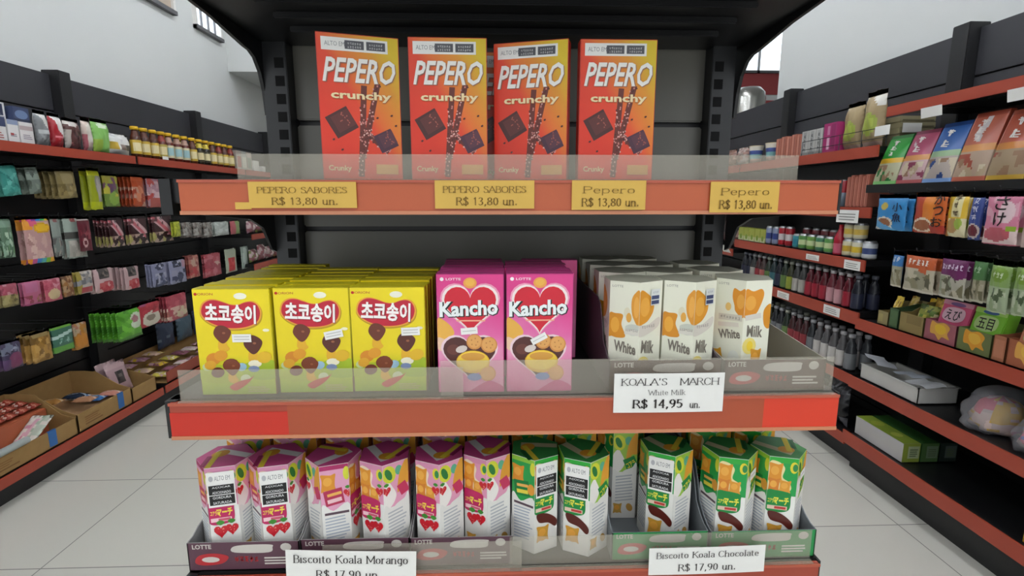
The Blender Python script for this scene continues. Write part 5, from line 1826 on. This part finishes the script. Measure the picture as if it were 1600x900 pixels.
def can(px, X, z, r, h, lab, band, label, name='drink_can', stack=0.0, grp=GD):
    mb = MB()
    al = mat('b4b6b8', .3, .8)
    mb.lathe([(.001, .0, al), (r * .8, 0, al), (r, .008, al), (r, h * .3, mat(lab, .3)), (r, h * .62, mat(band, .3)), (r, h - .012, mat(lab, .3)), (r * .82, h - .003, al), (r * .82, h, al), (r * .76, h - .002, al), (.001, h - .002, al)], 16)
    o = mb.build(name, None, (X, yat(px, X, z + h / 2), z + stack))
    return tag(o, label, 'can', grp)


xs = XR + .045
for i, px in enumerate((1203.5, 1213.8)):
    can(px, xs, z, .0255, .115, '8f98b4', '3a4a8c', '%s blue and white can from the lime cartons' % ORF[i])
for i, px in enumerate((1223.5, 1234.5)):
    can(px, xs, z, .0255, .122, 'a81c2a', 'cfc8c8', '%s red can, after the blue and white ones' % ORF[i])
can(1246, xs, z, .026, .085, '3a8f9a', '2f7f94', 'single teal can between the red cans and the green cartons')
for i, px in enumerate((1257, 1270, 1284, 1298)):
    can(px, xs, z, .031, .09, ['5a8f4a', '6a9a44', '3f7a58', '5f9a50'][i], 'c0cf9a', '%s green can in the row before the red bottle' % ORF[i])
for i, px in enumerate((1262, 1277, 1291, 1305)):
    can(px, xs + .085, z, .030, .12, '7a2c34', '9a4a50', '%s dark red can in the back row behind the green cans' % ORF[i])
mb = MB()
rd = mat('a81f34', .25)
mb.lathe([(.001, 0, rd), (.028, 0, rd), (.029, .01, rd), (.029, .06, mat('c05a70', .3)), (.028, .09, rd), (.018, .115, rd), (.011, .135, rd), (.011, .155, mat('c9303c', .3)), (.001, .156, mat('c9303c', .3))], 16)
o = mb.build('red_bottle', None, (xs, yat(1313, xs, z + .08), z))
tag(o, 'red bottle standing between the green cans and the stacked pale cans', 'bottle', GD)
for i, px in enumerate((1327, 1342, 1359)):
    c = (('cfc8a8', 'c8a43a'), ('d0cab0', 'd8b83a'), ('c8ccd0', '3a4a7a'))[i]
    can(px, xs, z, .031, .088, c[0], c[1], '%s pale can of the lower layer beside the red bottle' % ORF[i])
    if i < 2:
        can(px, xs, z, .031, .082, 'c8c0a0', 'd0b050', '%s pale can of the upper layer beside the red bottle' % ORF[i], stack=.0885)
tagr = []


def lip_tag(px0, px1, X, z, h, label, lean=0.0):
    ya, yb = yat(px0, X, z), yat(px1, X, z)
    mb = MB()
    mb.box((-abs(ya - yb) / 2, 0, 0), (abs(ya - yb) / 2, .0008, h), WHITE)
    A = Art(mb, Plane((-abs(ya - yb) / 2, 0, 0), (1, 0, 0), (0, 0, 1)), abs(ya - yb), h, .0001)
    A.lines(.12, .2, .9, .85, 3, mat('8a8884', .6), .35)
    o = mb.build('price_tag', None, (X, (ya + yb) / 2, z), (lean, 0, -PI / 2))
    tag(o, label, 'price tag')


lip_tag(1306, 1340, XR - .0058, H - .112, .062, 'white price card under the slim salmon cartons')
lip_tag(1259, 1279, XR - .0058, H - .327, .03, 'white price tag on the drinks shelf below the green cans')
lip_tag(1318, 1343, XR - .0058, H - .338, .045, 'white price tag on the drinks shelf below the stacked pale cans')
lip_tag(1214, 1232, XR - .0058, H - .590, .04, 'white price tag on the upper bottle shelf next to the white hexagonal boxes')
lip_tag(1286, 1311, XR - .0058, H - .590, .046, 'white price tag on the upper bottle shelf below the red-labelled bottles')


def soda(lab, cap, glass, hh=.2):
    mb = MB()
    g = mat(glass, .1)
    s = hh / .2
    mb.lathe([(.001, 0, g), (.026, 0, g), (.028, .008 * s, g), (.028, .03 * s, mat(lab, .3)), (.028, .095 * s, mat(lab, .3)), (.0275, .11 * s, g), (.021, .128 * s, g), (.023, .142 * s, g), (.0135, .16 * s, g), (.0125, .182 * s, g), (.001, .1822 * s, g)], 14)
    o = mb.build('soda_bottle')
    c = MB()
    cm = mat(cap, .35)
    c.lathe([(.0128, .179 * s, cm), (.0155, .184 * s, cm), (.0155, .199 * s, cm), (.001, .2 * s, cm)], 14)
    c.build('cap', o)
    return o


random.seed(3)
PAL = {'navy': ('2c3044', '5a5c66', '22242c'), 'pale': ('a8a49c', '88888a', '3f4040'), 'red': ('8c2f38', '8a8a8c', '4a2c2e'), 'green': ('5f7a44', '8a8c80', '2f3a30'), 'coral': ('b0625a', '8a8a8c', '4a3a38'),
       'teal': ('3a6a70', '7a8488', '26363a'), 'yellow-green': ('8f9a3c', '8a8c80', '3a3c2a'), 'grey': ('6f7276', '909094', '303236'), 'crimson': ('9a2436', 'a09a9c', '5a1c26'), 'pink-white': ('b88a90', 'a8a4a6', '6a2c36'), 'white': ('bcb8b4', '9a989a', '5c5a5c')}
proto = {}
seqs = {'upper': ['navy', 'navy', 'pale', 'red', 'coral', 'green', 'teal', 'navy', 'green', 'yellow-green', 'pale', 'pale', 'crimson', 'crimson', 'crimson', 'pink-white', 'pink-white', 'crimson', 'navy'],
        'lower': ['pale', 'navy', 'grey', 'navy', 'green', 'yellow-green', 'yellow-green', 'grey', 'grey', 'green', 'red', 'red', 'red', 'grey', 'white', 'white', 'white', 'white', 'grey']}
for lev, zz_ in (('upper', H - .54 + .0035), ('lower', H - .852 + .0035)):
    tot = {}
    for r in range(2):
        for i in range(19):
            kk = seqs[lev][i] if r == 0 else random.choice(seqs[lev][max(0, i - 1):i + 2])
            key = (kk, lev)
            if key not in proto:
                proto[key] = soda(*PAL[kk], .17 if lev == 'upper' else .185)
                o = proto[key]
            else:
                o = cp(proto[key])
            X = XR + .042 + r * .066
            o.location = (X, 3.57 - i * .0635 - .02 * r, zz_)
            tag(o, '%s glass soda bottle of the %s bottle shelf, %s row, %s label' % (ORF[i] if i < 16 else ['seventeenth', 'eighteenth', 'last'][i - 16], lev, ('front', 'back')[r], kk), 'bottle', 'soda bottles on the %s bottle shelf' % lev)

# beyond the drinks: a brown bag on a far shelf, boxes behind
z = H - .36 + .0035
packet('brown_bag', .3, .26, .1, '6a4a48', [('r', 0, .45, 1, .72, '2a1a1c'), ('r', 0, .72, 1, 1, '8a5a58'), ('n', 0, 0, 1, .45, ['a07a74', 'b8988e', '8f6a66', 'c0a49a'], .7)], (XR + .10, 3.93, z + .001), -PI / 2 - .12, 'brown and rose bag with a black band on the shelf beyond the drinks', None, 0, .3, True)
mb = MB()
mb.box((-.06, 0, 0), (.06, .001, .06), WHITE)
tag(mb.build('price_tag', None, (XR - .012, 3.76, z - .03), (.5, 0, -PI / 2)), 'white price card hanging below the brown bag', 'price tag')
for i in range(6):
    packet('snack_bag', .16, .13, .06, ['b8a8a0', '8f6a5a', 'a89a58', 'b0707a', '7a8a9a', 'c0b0a0'][i], [('n', 0, 0, 1, 1, ['cfc4bc', '8a6a60', 'b08a80'], .5)], (XR + .08, 3.80 + i * .19, H + .2465), -PI / 2, '%s bag beyond the noodle cups on the far top shelf' % ORF[i], 'bags on the far top shelf', 0, .35, True)

# dark bags on the lowest drinks shelf
z = H - 1.16 + .0035
packet('dark_bag', .17, .24, .08, '2e2e32', [('n', 0, 0, 1, 1, ['4a4a50', '1f1f22', '6a6a70', '8a8a90'], .45)], (XR + .06, 2.50, z), -PI / 2, 'crinkled dark plastic bag behind the red end of the middle shelf', None, 0, .15, True)
packet('dark_bag', .2, .22, .08, '26262a', [('n', 0, 0, 1, 1, ['3a3a40', '1f1f22', '55555c'], .4)], (XR + .07, 2.75, z), -PI / 2, 'second crinkled dark plastic bag, deeper along the lowest drinks shelf', None, 0, .15, True)


# ------------------------------------------------------------------ rice-seasoning bay
z = H + .065 + .0035


def tall_bag(px, c1, c2, band, food, foot, label, word, h=.235, w=.135, d=.105):
    """gusseted bag: wedge, thin crimped top, printed front and plain side"""
    mb = MB()
    n, m = 24, 30
    X0 = 1.762

    def P(u, v, s):
        # front surface leans back: foot forward, top set back
        tk = d * (1 - .80 * max(0, v) ** 1.2)
        yy = -d / 2 + (d * .62) * v ** 1.3
        bul = .010 * math.sin(PI * u) * math.sin(PI * min(1, v * 1.05))
        x = (u - .5) * w * (1 - .06 * v)
        return (x, yy - bul if s == 0 else yy + tk + bul * .3, v * h)
    shp = [('r', 0, .42, 1, .52, band), ('r', 0, 0, 1, .42, food), ('n', 0, .08, 1, .40, [food, 'a89478', '8a6a50', 'c0b49a', c2], .55), ('r', 0, 0, 1, .075, foot), ('n', .15, .56, .6, .92, [c1, 'd8d0d0', c1, c1], .5), ('r', 0, .95, 1, 1, c2)]
    for j in range(m):
        for i in range(n):
            c = paint(shp, (i + .5) / n, (j + .5) / m, c1)
            mb.face([P(i / n, j / m, 0), P((i + 1) / n, j / m, 0), P((i + 1) / n, (j + 1) / m, 0), P(i / n, (j + 1) / m, 0)], mat(c, .28), True)
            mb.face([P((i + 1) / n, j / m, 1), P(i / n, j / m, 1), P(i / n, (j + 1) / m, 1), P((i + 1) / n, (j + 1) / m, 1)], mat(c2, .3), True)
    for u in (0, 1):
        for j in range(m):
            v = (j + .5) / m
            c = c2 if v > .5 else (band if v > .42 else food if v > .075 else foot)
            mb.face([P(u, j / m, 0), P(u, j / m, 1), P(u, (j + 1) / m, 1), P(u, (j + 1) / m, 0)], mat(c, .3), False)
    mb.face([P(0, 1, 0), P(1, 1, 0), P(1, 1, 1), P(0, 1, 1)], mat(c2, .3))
    mb.face([P(0, 0, 0), P(1, 0, 0), P(1, 0, 1), P(0, 0, 1)], mat(foot, .3))
    A = Art(mb, lambda u, v, off: Vector(P(u / w + .5 - .5 + 0.0, v / h, 0)) + Vector((0, -off - .0025, 0)), w, h, .0001)
    A.scribble(.42, .74, .30, .34, mat('efe9e4', .4), len(word) + 1, True)
    y = yat(px, X0, z + .02)
    o = mb.build('rice_topping_bag', None, (X0 + d / 2, y - w / 2, z), (0, 0, -PI / 2))
    smooth_merge(o)
    return tag(o, label, 'seasoning bag', 'tall seasoning bags on the black shelf')


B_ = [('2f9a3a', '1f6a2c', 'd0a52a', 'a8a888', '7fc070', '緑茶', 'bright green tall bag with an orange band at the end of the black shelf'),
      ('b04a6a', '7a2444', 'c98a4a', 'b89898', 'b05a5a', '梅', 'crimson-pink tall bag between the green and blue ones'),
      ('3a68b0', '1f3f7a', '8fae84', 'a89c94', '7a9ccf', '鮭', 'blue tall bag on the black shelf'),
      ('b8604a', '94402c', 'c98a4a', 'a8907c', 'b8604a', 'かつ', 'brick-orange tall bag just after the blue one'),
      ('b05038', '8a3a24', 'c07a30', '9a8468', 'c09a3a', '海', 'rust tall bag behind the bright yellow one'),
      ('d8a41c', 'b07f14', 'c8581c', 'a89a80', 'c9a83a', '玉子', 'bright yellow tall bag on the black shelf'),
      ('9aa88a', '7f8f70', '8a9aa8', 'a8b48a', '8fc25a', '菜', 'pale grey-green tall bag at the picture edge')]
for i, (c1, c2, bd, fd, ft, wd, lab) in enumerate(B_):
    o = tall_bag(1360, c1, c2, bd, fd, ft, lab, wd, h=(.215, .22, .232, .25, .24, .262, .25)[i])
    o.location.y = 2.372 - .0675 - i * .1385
z1_ = 'e2dcd4'


def furi(x0, x1, yt, yb, base, shapes, word, wc, label, wx=.68, wv=.55, ww=.28, wh=.62, n=2, X=1.655, vertical=True, extra=()):
    tx = []
    if word[0] == '#':
        tx.append((word, wx, wv, ww, wh, wc))
    elif vertical:
        L = len(word)
        for i, ch in enumerate(word):
            tx.append((ch, wx, wv + wh / 2 - wh * (i + .5) / L, ww, wh / L * .86, wc, .012))
    else:
        tx.append((word, wx, wv, ww, wh, wc, .012))
    hang(1, x0, x1, yt, yb, n, base, shapes, label, tuple(tx) + tuple(extra), xf=X, step=.03, t=.026, name='seasoning_pack', cat='seasoning pack', nu=30, nv=34)


furi(1370, 1419, 303, 360, '3a86c0', [('r', 0, .9, 1, 1, '8fa8b8'), ('r', 0, 0, .6, .12, 'd8d4cc'), ('e', .32, .2, .32, .17, 'cfc4b4'), ('e', .32, .2, .25, .12, '8a5a3c'), ('e', .3, .66, .14, .1, 'c0a850'), ('d', .1, .3, .4, '5aa4d4')], '小魚', '1c2440', 'blue hanging seasoning pack with a bowl of brown flakes', wx=.74, wv=.5, ww=.3, wh=.56)
furi(1428, 1481, 300, 365, 'c4602a', [('r', 0, 0, .4, 1, 'b0402a'), ('r', .35, .3, .7, .95, 'd07a30'), ('r', 0, .93, 1, 1, 'c9a090'), ('e', .35, .2, .36, .18, 'd8c8b4'), ('e', .35, .2, .29, .13, '9a5c3c'), ('r', .6, 0, 1, .22, 'b03a2c')], 'かつお', '231a18', 'orange-brown hanging seasoning pack with a bowl of flakes', wx=.8, wv=.55, ww=.28, wh=.8)
furi(1480, 1514, 299, 371, 'd8b23a', [('r', 0, 0, 1, .4, 'd8cfa8'), ('e', .4, .25, .3, .16, 'b08a5a'), ('e', .7, .3, .2, .12, '9ab04a'), ('r', .3, .45, .8, .95, 'd8cc9a'), ('r', 0, 0, .15, .5, 'd08a3a')], '###', '6a5a40', 'yellow hanging seasoning pack with a cream middle', wx=.55, wv=.7, ww=.3, wh=.5, X=1.67)
furi(1515, 1538, 300, 376, '3a4a8a', [('e', .5, .2, .48, .16, 'c8b8b0'), ('e', .5, .2, .38, .12, '6a2c38'), ('r', 0, .45, .3, .9, '5a6aa8')], '###', 'c8c8d8', 'blue-violet hanging seasoning pack with a dark red bowl', wx=.55, wv=.65, ww=.45, wh=.5, X=1.68)
furi(1538, 1597, 297, 384, 'd08098', [('r', 0, .93, 1, 1, 'c8a0ac'), ('n', .05, .4, .95, .9, ['d890a8', 'c87890', 'd8a0b0'], .6), ('e', .68, .6, .22, .2, 'e0c4c8'), ('r', 0, 0, 1, .3, 'dcc4c0'), ('e', .45, .2, .4, .13, 'b85a64'), ('r', .72, .26, .95, .34, '8fae3a'), ('r', 0, 0, 1, .04, 'c86a80')], 'さけ', '1f1614', 'pink hanging seasoning pack with large black lettering', wx=.52, wv=.62, ww=.36, wh=.58)
furi(1599, 1640, 297, 390, 'b07a80', [('r', 0, 0, 1, .4, 'c8b0a8'), ('n', 0, 0, 1, 1, ['a86a70', 'c89a98'], .3)], '##', '2a1a1a', 'dusty rose hanging seasoning pack at the picture edge', X=1.66)
# lower row of hanging packs
gr = ['8a8468', '6f6a50', 'a49c84', '5a5844', 'b8b09a']
furi(1393, 1412, 392, 449, '3f7ab8', [('r', 0, 0, 1, .58, 'a8a48c'), ('n', 0, .05, 1, .5, gr, .6), ('r', 0, 0, 1, .06, 'cfc8b4')], '##', 'd0d8e0', 'blue-topped hanging pack at the end of the lower hanging row', wx=.5, wv=.78, ww=.6, wh=.2, n=1, X=1.69, vertical=False)
furi(1412, 1464, 393, 458, 'b85a34', [('r', 0, .95, 1, 1, 'd0c8b4'), ('r', 0, 0, 1, .6, 'b8b09a'), ('r', .55, .45, .8, .62, 'b85a34'), ('e', .5, .3, .42, .22, '94907a'), ('n', .1, .1, .9, .5, gr, .6), ('r', 0, 0, 1, .05, 'cfc8b8')], '#####', 'e4dcd4', 'orange-topped hanging pack with a speckled pale lower half', wx=.5, wv=.74, ww=.7, wh=.16, vertical=False, n=3)
furi(1468, 1513, 397, 468, '6a2a5a', [('r', 0, .92, 1, 1, 'b8b0a0'), ('r', 0, 0, 1, .52, 'a8a494'), ('n', .05, .05, .95, .5, gr + ['8a9078'], .65), ('e', .75, .55, .25, .1, '6a2a5a'), ('r', 0, 0, 1, .05, 'c8c4b4')], '######', 'd8c8d8', 'purple-topped hanging pack with a speckled pale lower half', wx=.5, wv=.72, ww=.8, wh=.14, vertical=False, n=3)
furi(1517, 1543, 400, 474, '4f7a48', [('r', 0, 0, 1, .5, 'b0a890'), ('n', .05, .05, .95, .5, gr, .6), ('r', 0, .92, 1, 1, '8fa88a'), ('r', 0, 0, 1, .05, 'c8c8b0')], '##', 'a8c0a0', 'dark green-topped hanging pack before the two light green ones', wx=.5, wv=.72, ww=.5, wh=.16, n=2, X=1.68)
for i, (a, b, t, q) in enumerate(((1544, 1581, 405, 'first'), (1582, 1622, 408, 'second'))):
    furi(a, b, t, 491 + 6 * i, '7f9a5a', [('r', 0, .93, 1, 1, 'a8b890'), ('e', .5, .72, .4, .14, '6f9034'), ('r', 0, 0, 1, .5, '9aa888'), ('n', .05, .04, .95, .48, ['6a7a58', '8a9a74', 'b4bca0', '4a5a3c'], .7), ('r', 0, 0, 1, .04, 'b8c4a0')], '###', 'c8d4b4', '%s light green hanging pack of the pair by the picture edge' % q, wx=.5, wv=.72, ww=.5, wh=.12, vertical=False, n=2, X=1.64)

# cartons and packs on the red-edged shelf below
z = H - .555 + .0035


def display_carton(px0, px1, c, pr, label, h=.075, hb=.12, d=.2, X=1.735):
    ya, yb = yat(px0, X, z + h / 2), yat(px1, X, z + h / 2)
    w = abs(ya - yb) - .003
    cm = mat(c, .5)
    mb = MB()
    t = .002
    mb.box((-w / 2, 0, 0), (w / 2, d, t), cm)
    mb.box((-w / 2, 0, 0), (w / 2, t, h), cm)
    mb.box((-w / 2, d - t, 0), (w / 2, d, hb), cm)
    for x in (-w / 2, w / 2 - t):
        mb.prism([(0, 0), (d, 0), (d, hb), (d * .6, hb), (d * .25, h), (0, h)], 'x', x, x + t, cm)
    A = Art(mb, Plane((-w / 2, 0, 0), (1, 0, 0), (0, 0, 1)), w, h, .0001)
    pr(A)
    o = mb.build('display_carton', None, (X, (ya + yb) / 2, z + .0005), (0, 0, -PI / 2))
    return tag(o, label, 'carton', 'open cartons on the red-edged shelf'), (ya + yb) / 2, w


def flower(c1, c2):
    def f(A):
        A.spline([(.22, .95), (.4, .9), (.62, .98), (.8, .8), (.74, .5), (.82, .25), (.6, .3), (.5, .12), (.36, .35), (.2, .4)], mat(c1, .4))
        A.spline([(.35, .8), (.6, .85), (.7, .6), (.55, .4), (.38, .5)], mat(c2, .4))
    return f


C1 = display_carton(1371, 1388, '94885c', dr(('rect', .1, .2, .5, .8, 'a89a64')), 'first small kraft carton with yellow packs on the red-edged shelf', h=.06, hb=.10)
C2 = display_carton(1389, 1404, '3f5a3a', dr(('rect', .1, .1, .9, .9, '4f6a44')), 'narrow dark green carton between two kraft ones', h=.085, hb=.1)
C3 = display_carton(1405, 1443, '8f7c4c', dr(('rect', .3, .5, .9, .95, '7f6c40')), 'kraft carton holding a green and yellow bag', h=.08, hb=.12)
C4 = display_carton(1444, 1494, '9a5860', flower('cf9a44', 'd8b02c'), 'dusty pink carton printed with a yellow flower, pink pack inside', h=.082, hb=.1)
C5 = display_carton(1495, 1549, '6a7444', flower('d8952a', 'e0b040'), 'olive green carton printed with orange pieces, lime pack inside', h=.085, hb=.1)
C6 = display_carton(1550, 1572, 'a86a4a', dr(('rect', .15, .15, .85, .85, 'b8785a')), 'narrow terracotta carton beside the olive one', h=.09, hb=.1)
C7 = display_carton(1573, 1640, 'a05a3c', flower('d8a04a', 'e0b44a'), 'terracotta carton printed with yellow pieces at the picture edge', h=.09, hb=.1)
GPY = 'loose packs in the open cartons'
for i, (y, dx, c, n) in enumerate(((C1[1], .05, 'c8a838', 'first'), (C1[1], .12, 'b89a48', 'second'), (C2[1], .15, 'd0a81c', 'third'))):
    packet('yellow_pack', C2[2] * .8, .12, .025, c, [('n', 0, 0, 1, 1, ['d8c890', c, '8a6a2c', 'c8b04a'], .5)], (1.735 + dx, y, z + .012), -PI / 2, '%s yellow pack sticking out of the small cartons' % n, GPY, -.2, .3, True)
packet('green_pack', C3[2] * .8, .11, .03, '8a9038', [('n', 0, 0, 1, 1, ['b8b048', '5f7a2c', 'd0c890', '4a5a24'], .6)], (1.79, C3[1], z + .012), -PI / 2, 'green and yellow pack inside the kraft carton', GPY, -.2, .3, True)
packet('yellow_pack', C3[2] * .85, .13, .03, 'c8a020', [('e', .7, .6, .25, .2, 'a8342c'), ('n', 0, 0, 1, 1, ['d8b83a', 'a8861c'], .4)], (1.86, C3[1], z + .015), -PI / 2, 'yellow pack with a red spot behind the green and yellow one', GPY, -.15, .3, True)


def lean_box(C, c, word, top, label, hh=.105, X=1.80, dz=.055):
    yc, w = C[1], C[2] - .012
    mb = MB()
    carton_body(mb, w, .05, hh, mat(c, .35), None, mat(top, .35), .003)
    A = Art(mb, Plane((-w / 2, -.025, 0), (1, 0, 0), (0, 0, 1)), w, hh, .0001)
    A.rect(.0, .82, 1, 1, mat(top, .35))
    A.ell(.5, .88, .25, .07, mat('7a5a8a' if word == 'えび' else '4a6a9a', .4))
    A.spline([(.12, .3), (.2, .7), (.75, .72), (.8, .35), (.5, .2)], mat('e0b8c4' if word == 'えび' else 'b8d48a', .4))
    if word:
        A.text(word, .45, .47, .5, .4, mat('1c1618', .5), .012)
    else:
        A.scribble(.45, .47, .5, .4, mat('1c1618', .5), 2)
    o = mb.build('seasoning_box', None, (X, yc, z + dz), (-.22, 0, -PI / 2))
    return tag(o, label, 'box', GPY)


lean_box(C4, 'd0567a', 'えび', 'c88898', 'pink box with black lettering leaning out of the dusty pink carton', X=1.80)
lean_box(C5, '7fc03a', '五目', 'a8d06a', 'lime green box with black lettering leaning out of the olive carton', X=1.79)
lean_box(C7, 'c07a5a', '', 'c89a84', 'salmon box leaning in the terracotta carton at the picture edge', X=1.78)

# white crate and clear bags on the next shelf
z = H - .838 + .0035
X = 1.735
ya, yb = yat(1343, X, z + .04), yat(1432, X, z + .04)
w, d, h, t = abs(ya - yb), .17, .07, .003
mb = MB()
wp = mat('c4c3be', .4)
mb.box((-w / 2, 0, 0), (w / 2, d, t), wp)
for a, b in (((-w / 2, 0, 0), (w / 2, t, h)), ((-w / 2, d - t, 0), (w / 2, d, h)), ((-w / 2, 0, 0), (-w / 2 + t, d, h)), ((w / 2 - t, 0, 0), (w / 2, d, h))):
    mb.box(a, b, wp)
mb.box((-w / 2 - .004, -.006, h - .004), (w / 2 + .004, t, h), wp)
mb.box((-w / 2 - .004, d - t, h - .004), (w / 2 + .004, d + .006, h), wp)
mb.box((-w / 2 - .004, -.006, h - .004), (-w / 2 + t, d, h), wp)
mb.box((w / 2 - t, -.006, h - .004), (w / 2 + .004, d, h), wp)
o = mb.build('plastic_crate', None, (X + .007, (ya + yb) / 2, z + .0005), (0, 0, -PI / 2))
tag(o, 'white plastic crate with papers and clear trays under the open cartons', 'crate')
yc = (ya + yb) / 2
for i, (dx, dy, dz_, rx, ry, cc, lab) in enumerate(((.07, .13, .090, .3, .22, 'd8dbe0', 'white sheet tilted up at the far end of the crate'), (.10, -.02, .076, -.02, .05, 'c8cfd8', 'bluish clear tray lying on the crate'), (.06, -.135, .079, .03, -.04, 'd4d6d8', 'white sheet lying across the middle of the crate'))):
    mb = MB()
    n = 6
    for k in range(n):
        a, b = -.05 + .10 * k / n, -.05 + .10 * (k + 1) / n
        mb.face([(-.05, a, .006 * math.sin(k)), (.05, a, .006 * math.sin(k)), (.05, b, .006 * math.sin(k + 1)), (-.05, b, .006 * math.sin(k + 1))], mat(cc, .4), True)
    o = mb.build('paper_sheet', None, (X + dx, yc + dy, z + dz_), (rx, ry, .06 * i))
    tag(o, lab, 'paper')


def film_bag(px0, px1, z, h, depth, c, label, X=1.745):
    ya, yb = yat(px0, X, z + h / 2), yat(px1, X, z + h / 2)
    w = abs(ya - yb)
    rnd = random.Random(int(px0))

    def blob(sx, sy, sz, seed, n=30, m=18):
        vs, fs = [], []
        r2 = random.Random(seed)
        ph = [r2.uniform(0, 6) for _ in range(4)]
        for j in range(m + 1):
            v = j / m
            pr = (1 - (max(0, v - .1) / .9) ** 2.2) ** .5 * .92 + .08 if v > .1 else .86 + v * 1.4
            for i in range(n):
                a = 2 * PI * i / n
                k = 1 + .09 * math.sin(3 * a + ph[0] + 4 * v) + .07 * math.sin(7 * a + ph[1] - 9 * v) + .05 * math.sin(11 * a + ph[2] + 14 * v)
                vs.append((sx / 2 * pr * k * math.cos(a), sy / 2 * pr * k * math.sin(a), sz * v))
        for j in range(m):
            for i in range(n):
                q = (i + 1) % n
                fs.append((j * n + i, j * n + q, (j + 1) * n + q, (j + 1) * n + i))
        fs.append(tuple(m * n + i for i in range(n)))
        fs.append(tuple(range(n - 1, -1, -1)))
        return vs, fs
    mb = MB()
    vs, fs = blob(w * .92, depth, h, int(px0))
    mb.mesh(vs, fs, BAGFILM, True)
    o = mb.build('clear_bag', None, (X + depth / 2, (ya + yb) / 2, z), (0, 0, -PI / 2))
    nb = MB()
    vs, fs = blob(w * .82, depth * .82, h * .74, int(px0) + 1, 18, 12)
    cm = []
    for f_ in fs:
        zc = sum(vs[k][2] for k in f_) / len(f_) / (h * .68)
        xc = sum(vs[k][0] for k in f_) / len(f_)
        cc = c[0] if zc > .55 else c[2] if zc < .2 else c[1]
        if zc > .35 and xc > w * .14:
            cc = c[3]
        if rnd.random() < .3:
            cc = rnd.choice(c)
        cm.append(mat(cc, .4))
    nb.mesh([(a, b, q + .004) for a, b, q in vs], fs, cm, True)
    q = nb.build('contents', o)
    q['label'] = 'colourful wrapped sweets inside'
    return tag(o, label, 'plastic bag', 'clear bags of sweets')


film_bag(1482, 1560, z, .165, .22, ['c05a68', 'c8b0a8', 'b8a49c', 'c8a030'], 'clear bag of pink and yellow sweets beside the white crate')
film_bag(1562, 1640, z, .17, .22, ['6a78a8', 'c87a8a', 'b8a49c', 'c86a7a'], 'clear bag of pink and blue sweets at the picture edge')

# long boxes on the lowest shelf
z = H - 1.118 + .0035
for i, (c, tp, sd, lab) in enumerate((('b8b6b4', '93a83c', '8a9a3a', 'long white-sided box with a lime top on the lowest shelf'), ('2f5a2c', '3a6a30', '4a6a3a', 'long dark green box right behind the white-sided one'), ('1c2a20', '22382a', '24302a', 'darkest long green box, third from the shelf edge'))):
    X0 = 1.745 + i * .082
    ya, yb = 2.275, 1.985
    mb = MB()
    L = ya - yb
    mb.box((0, -L / 2, 0), (.076, L / 2, .085), mat(c, .45), mat(tp, .4), bev=0)
    A = Art(mb, Plane((0, -L / 2, 0), (1, 0, 0), (0, 0, 1)), .076, .085, .0001)
    A.rect(.0, 0, 1, 1, mat(sd, .4))
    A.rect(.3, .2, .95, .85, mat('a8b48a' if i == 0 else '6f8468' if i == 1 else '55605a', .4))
    A.lines(.4, .3, .9, .75, 4, mat('5a6a4a', .5))
    B = Art(mb, Plane((0, -L / 2, .085), (1, 0, 0), (0, 1, 0)), .076, L, .0001)
    if i == 0:
        B.ell(.5, .3, .3, .08, mat('c0c85a', .4))
        B.ell(.5, .7, .35, .1, mat('b0bc4a', .4))
    o = mb.build('long_box', None, (X0, (ya + yb) / 2, z + .0005))
    tag(o, lab, 'box', 'long boxes on the lowest shelf')
mb = MB()
carton_body(mb, .10, .12, .08, mat('c89a34', .5), None, mat('d0b060', .5), .001)
A = Art(mb, Plane((-.05, -.06, 0), (1, 0, 0), (0, 0, 1)), .10, .08, .0001)
A.rect(.1, .1, .9, .6, mat('a87a28'))
o = mb.build('yellow_carton', None, (1.80, yat(1597, 1.74, z + .03) - .055, z), (0, 0, -PI / 2))
tag(o, 'yellow carton on the lowest shelf at the picture edge', 'box')

# white cards hung under the top shelf of that bay
for i, (px, X, zc, lab) in enumerate(((1455, 1.742, H + .325, 'white card hanging under the upper shelf above the blue tall bag'), (1597, 1.742, H + .325, 'white card hanging under the upper shelf at the picture edge'))):
    mb = MB()
    mb.box((-.05, 0, 0), (.05, .0008, .04), WHITE)
    o = mb.build('shelf_card', None, (X, yat(px, X, zc), zc), (.15, 0, -PI / 2))
    tag(o, lab, 'price card')
for i, (px, lab) in enumerate(((1378, 'white card in front of the flat beige boxes, beside the kraft pouch'), (1410, 'white card clipped to the edge of the flat beige stack'))):
    mb = MB()
    mb.box((-.045, 0, 0), (.045, .0008, .042), WHITE)
    X = 1.742 if i == 0 else 1.92
    o = mb.build('shelf_card', None, (X, yat(px, X, H + .3) if i == 0 else 2.376, H + .285 + .02 * i), (.0, 0, -PI / 2 if i == 0 else 0))
    tag(o, lab, 'price card')
